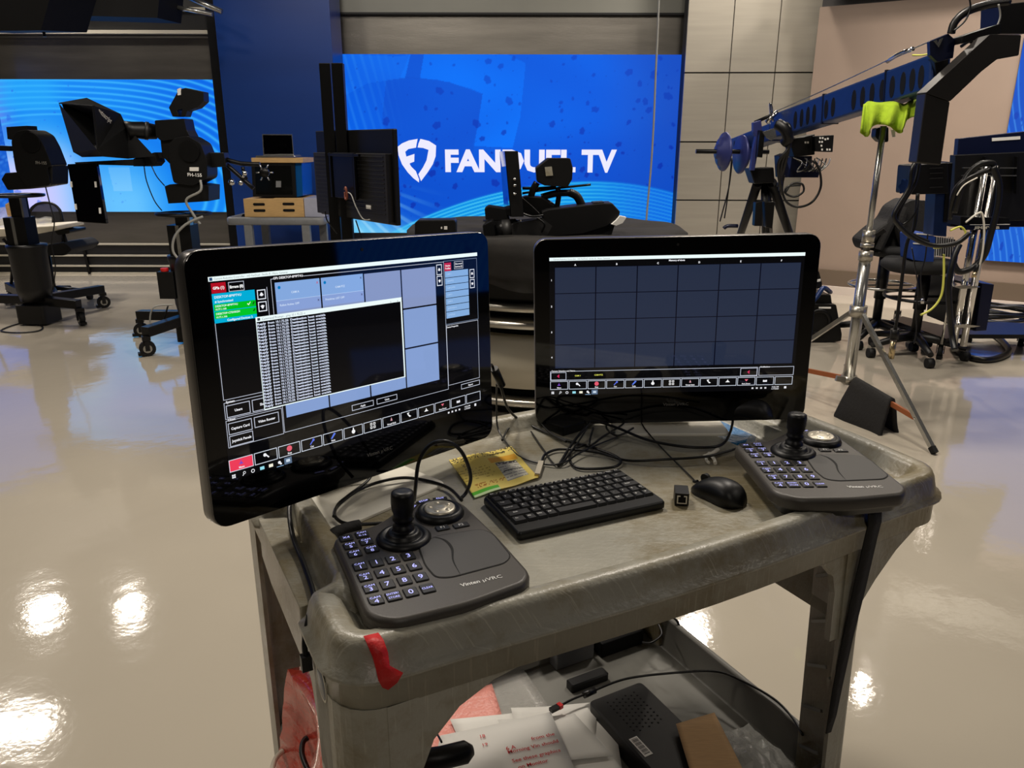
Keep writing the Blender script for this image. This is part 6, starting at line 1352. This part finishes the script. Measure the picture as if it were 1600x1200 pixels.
slab(MB(), [(1549, 213), (1593, 210), (1593, 215), (1549, 218)], Yk + .096, .006, 'paper').build('label_strip', parent=t)
mb = MB()
for y in (259, 271): slab(mb, [(1504, y), (1588, y), (1588, y + 1.5), (1504, y + 1.5)], Yk + .0, .02, 'steel_tube')
for x in (1538, 1588): slab(mb, [(x, 242), (x + 4, 242), (x + 3, 300), (x - 1, 300)], Yk + .0, .03, 'black_metal')
mb.build('mount_bracket', parent=t)
slab(MB(), [(1500, 336), (1577, 338), (1577, 350), (1500, 350)], Yk - .08, .22, 'black_metal').build('keyboard_shelf', parent=t, bevel=.003)
slab(MB(), [(1500, 350), (1577, 349), (1576, 356), (1502, 357)], Yk - .10, .02, 'blue_dark').build('lettered_panel', parent=t)
mb = MB(); slab(mb, [(1515, 348.3), (1577, 347.5), (1577, 348.3), (1515, 349.1)], Yk - .105, .004, 'paper')
put_text(mb, 'JIMMY JIB', at(1541, 353, Yk - .102), Vector((1, 0, 0)), Vector((0, 0, 1)), .016, .16, .03, mt='cable_white'); mb.build('lettering', parent=t)
slab(MB(), [(1499, 438), (1534, 445), (1524, 515), (1494, 508)], Yk - .1 + .3, .05, 'black_plastic').build('case_front', parent=t)
slab(MB(), [(1534, 440), (1553, 442), (1541, 514), (1524, 515)], Yk + .05, .35, 'blue_dark').build('computer_case', parent=t, bevel=.004)
slab(MB(), [(1499, 437), (1536, 440), (1526, 514), (1495, 510)], Yk + .08, .4, 'black_plastic').build('case_side', parent=t, bevel=.004)
slab(MB(), [(1478, 250), (1494, 252), (1484, 345), (1470, 345)], Yk + .15, .08, 'blue_dark').build('side_frame', parent=t, bevel=.003)
def hose(P, r, label, mt='cable_black', nm='console_cable'): return tag(T(MB(), P, r, mt).build(nm), label, 'cable')
hose([(1482, 340, 4.85), (1490, 300, 4.82), (1506, 280, 4.8), (1535, 266, 4.78), (1551, 260, 4.78), (1548, 252, 4.78), (1530, 254, 4.78), (1512, 270, 4.8), (1500, 295, 4.8), (1490, 330, 4.82)], .018, 'thick black hose looping over the chrome poles of the crane console')
hose([(1550, 258, 4.76), (1560, 285, 4.75), (1558, 320, 4.75), (1548, 360, 4.76), (1538, 395, 4.78), (1520, 415, 4.8), (1498, 422, 4.8), (1488, 408, 4.82)], .020, 'thick black hose bowing down the right side of the chrome poles')
hose([(1498, 380, 4.7), (1490, 400, 4.68), (1482, 440, 4.66), (1483, 480, 4.66), (1487, 520, 4.66), (1492, 545, 4.6)], .019, 'thick black hose falling straight to the floor at the console base')
fl = [G0(x, y) + Vector((0, 0, .022)) for x, y in ((1489, 540), (1502, 555), (1530, 564), (1556, 562), (1575, 552), (1568, 538), (1552, 524))]
tag(MB().tube(spline(fl, 8), .022, 10).build('floor_cable', 'cable_black'), 'thick black hose curving across the floor before the console', 'cable')
hose([(1484, 358, 4.6), (1500, 352, 4.6), (1508, 362, 4.6), (1500, 372, 4.6), (1486, 378, 4.6), (1470, 384, 4.6), (1458, 385, 4.6)], .006, 'yellow cable curling out by the lettered console panel', 'cable_yellow')
hose([(1474, 395, 4.62), (1474, 430, 4.62), (1470, 460, 4.62), (1456, 480, 4.62), (1438, 490, 4.62)], .007, 'yellow cable hanging down over the drafting stool', 'cable_yellow')
hose([(1508, 345, 4.7), (1525, 332, 4.7), (1534, 332, 4.7), (1537, 360, 4.7), (1534, 395, 4.7), (1528, 420, 4.72)], .006, 'pale grey cable arching in front of the chrome poles', 'cable_white')
hose([(1494, 303, 4.7), (1505, 287, 4.7), (1526, 275, 4.7)], .004, 'white thin cable rising beside the thick hose', 'cable_white')
hose([(1424, 385, 4.6), (1430, 420, 4.6), (1434, 450, 4.6), (1431, 480, 4.6), (1432, 510, 4.6), (1428, 535, 4.6)], .004, 'thin black cable hanging before the drafting stools')
hose([(1468, 325, 4.4), (1452, 345, 4.4), (1445, 400, 4.4), (1438, 430, 4.4), (1441, 462, 4.4)], .004, 'thin black cable with a silver plug beside the blue bag')
c_ = at(1441, 464, 4.4); tag(MB().use('chrome').cyl(c_, c_ + Vector((.004, 0, -.03)), .009, n=10).build('cable_plug'), 'small silver plug dangling below the blue bag', 'plug')
c_ = at(1523, 423, 4.72); tag(MB().use('black_plastic').cyl(c_ + Vector((.01, 0, .05)), c_, .012, n=10).use('brass_bnc').cyl(c_, c_ + Vector((-.004, 0, -.03)), .014, n=12).build('cable_plug'), 'black and silver plug hanging right of the chrome poles', 'plug')
for k_ in range(5):
    ring = [Vector((5.02 * 0, 0, 0))]
cc_ = G0(1575, 512); mb = MB(); rs = np.random.RandomState(12)
for k_ in range(9):
    r_ = .24 + .10 * rs.rand(); ox, oy = .05 * (rs.rand() - .5), .05 * (rs.rand() - .5)
    mb.use('cable_black').tube([(cc_.x + ox + r_ * 1.1 * math.cos(q * .3142), cc_.y + .2 + oy + r_ * .8 * math.sin(q * .3142), .03 + k_ * .014 + .012 * math.sin(q + k_)) for q in range(20)], .011, 7, True)
tag(mb.build('cable_coil'), 'coil of black cable lying on the floor at the right edge', 'cable coil')
# drafting stools
def stool(px, Y, seatpx, seat_y, ringpx, ringw, label, n_=5, rot=0.2):
    s0 = at(px, seat_y, Y); t = thing('drafting_stool', label, 'stool', (s0.x, Y, 0), 'drafting stools beside the crane console')
    w_ = (seatpx[1] - seatpx[0]) / F_PX * Y * .5
    MB(Matrix.Translation((at(sum(seatpx) / 2, seat_y, Y).x, Y, 0))).use('fabric_black').lathe([(0, s0.z - .05), (w_ * .8, s0.z - .05), (w_, s0.z - .02), (w_, s0.z + .01), (w_ * .9, s0.z + .035), (0, s0.z + .04)], n=28).build('seat', parent=t)
    MB().use('black_plastic').cyl((s0.x, Y, .11), (s0.x, Y, s0.z - .04), .032, n=16).cyl((s0.x, Y, .34), (s0.x, Y, s0.z - .04), .042, n=16).build('gas_lift', parent=t)
    zr = at(ringpx, ringw[1], Y).z; rr = ringw[0]
    MB().use('steel_tube' if rot < .5 else 'black_metal').tube([(s0.x + rr * math.cos(q * .2618), Y + rr * math.sin(q * .2618), zr) for q in range(24)], .011, 8, True).beam((s0.x - rr, Y, zr), (s0.x + rr, Y, zr), .03, .012).build('foot_ring', parent=t)
    for q in range(n_):
        a_ = rot + q * 2 * math.pi / n_; e_ = Vector((s0.x + .33 * math.cos(a_), Y + .33 * math.sin(a_), .09))
        MB().use('black_plastic').tube([(s0.x, Y, .15), (s0.x, Y, .15) + e_ * 0 if False else Vector((s0.x, Y, .14)).lerp(e_, .5) + Vector((0, 0, .012)), e_], [.036, .028, .02], 10).build('base_arm', parent=t)
        MB().use('rubber').cyl((e_.x - .022, e_.y, .034), (e_.x + .022, e_.y, .034), .034, n=16).build('caster', parent=t)
    return t
s1 = stool(1385, 5.75, (1350, 1462), 386, 1385, (.23, 443), 'taller drafting stool holding a black jacket behind the light stand', rot=.2)
slab(MB(), roundpoly([(1432, 310), (1455, 312), (1460, 345), (1445, 365), (1425, 362), (1415, 330)], 8, 3), 5.95, .05, 'dark_grey').build('backrest', parent=s1, bevel=.01)
T(MB(), [(1372, 392, 5.6), (1382, 388, 5.6)], .008, 'black_plastic', 1).build('lever', parent=s1)
s2 = stool(1447, 5.35, (1380, 1486), 410, 1447, (.24, 461), 'lower drafting stool in front of the jacket stool', rot=.8)
mb = MB(); P_ = [(1352, 376), (1372, 358), (1392, 344), (1404, 322), (1424, 310), (1450, 312), (1460, 330), (1448, 350), (1430, 372), (1424, 388), (1380, 392), (1358, 392)]
slab(mb, roundpoly(P_, 6, 3), 5.6, .25, 'bag_cloth'); T(mb, [(1400, 330, 5.58), (1385, 360, 5.56), (1372, 388, 5.56)], .03); T(mb, [(1412, 322, 5.57), (1404, 350, 5.56), (1412, 380, 5.56)], .035); T(mb, [(1392, 346, 5.58), (1370, 362, 5.57), (1356, 380, 5.57)], .028)
tag(mb.build('jacket', bevel=.01), 'black jacket heaped over the taller drafting stool', 'jacket')
mb = slab(MB(), roundpoly([(1423, 364), (1450, 362), (1461, 368), (1458, 408), (1424, 404)], 2, 2), 5.2, .16, 'blue_cloth'); slab(mb, [(1426, 377), (1441, 378), (1441, 380), (1426, 379)], 5.196, .004, 'paper'); slab(mb, [(1431, 362), (1458, 364), (1458, 366), (1431, 364)], 5.196, .004, 'paper')
tag(mb.build('cooler_bag', bevel=.006), 'small blue cloth bag standing on the lower drafting stool', 'bag')
mb = slab(MB(), [(1458, 367), (1492, 372), (1488, 400), (1456, 396)], 5.3, .04, 'black_matte')
for k_ in range(9): slab(mb, [(1459 + k_ * 3.6, 368), (1460.4 + k_ * 3.6, 368), (1459.4 + k_ * 3.6, 399), (1458 + k_ * 3.6, 399)], 5.296, .004, 'paper')
tag(mb.build('striped_pouch'), 'black and white striped pouch right of the blue bag', 'pouch')
# equipment case on the floor behind the right monitor
t = thing('equipment_case', 'black equipment case with a blue strap on the floor right of the right monitor', 'case', G0(1285, 534))
yq = 5.72
slab(MB(), roundpoly([(1255, 474), (1306, 474), (1315, 520), (1314, 531), (1270, 536), (1255, 534)], 2, 2), yq, .35, 'black_plastic').build('body', parent=t, bevel=.01)
slab(MB(), [(1270, 458), (1298, 459), (1300, 474), (1266, 474)], yq + .05, .25, 'black_plastic').build('top_box', parent=t, bevel=.006)
slab(MB(), [(1279, 478), (1298, 478), (1298, 480.5), (1279, 480.5)], yq - .005, .006, 'paper').build('label', parent=t)
T(MB(), [(1260, 480, yq - .05), (1276, 462, yq - .03), (1286, 448, yq), (1297, 455, yq + .1)], .018, 'blue_paint', 4).build('strap', parent=t)
c_ = at(1278, 502, yq - .006); MB().use('black_metal').lathe([(.075, 0), (.08, .012), (.10, .012), (.105, 0)], c_, (0, -1, 0), 30).build('round_rim', parent=t)
c_ = at(1267, 506, yq - .01); MB().use('paper').lathe([(0, .008), (.012, 0)], c_, (0, -1, 0), 12).build('rivet', parent=t)
mb = slab(MB(), [(1274, 424), (1279, 422), (1284, 440), (1284, 448), (1276, 450)], yq + .1, .1, 'black_plastic'); slab(mb, [(1272, 436), (1282, 434), (1282, 438), (1272, 440)], yq + .095, .006, 'paper')
tag(mb.build('spray_can', bevel=.004), 'dark bottle with a pale band standing on the equipment case', 'bottle')
bpy.context.view_layer.update()
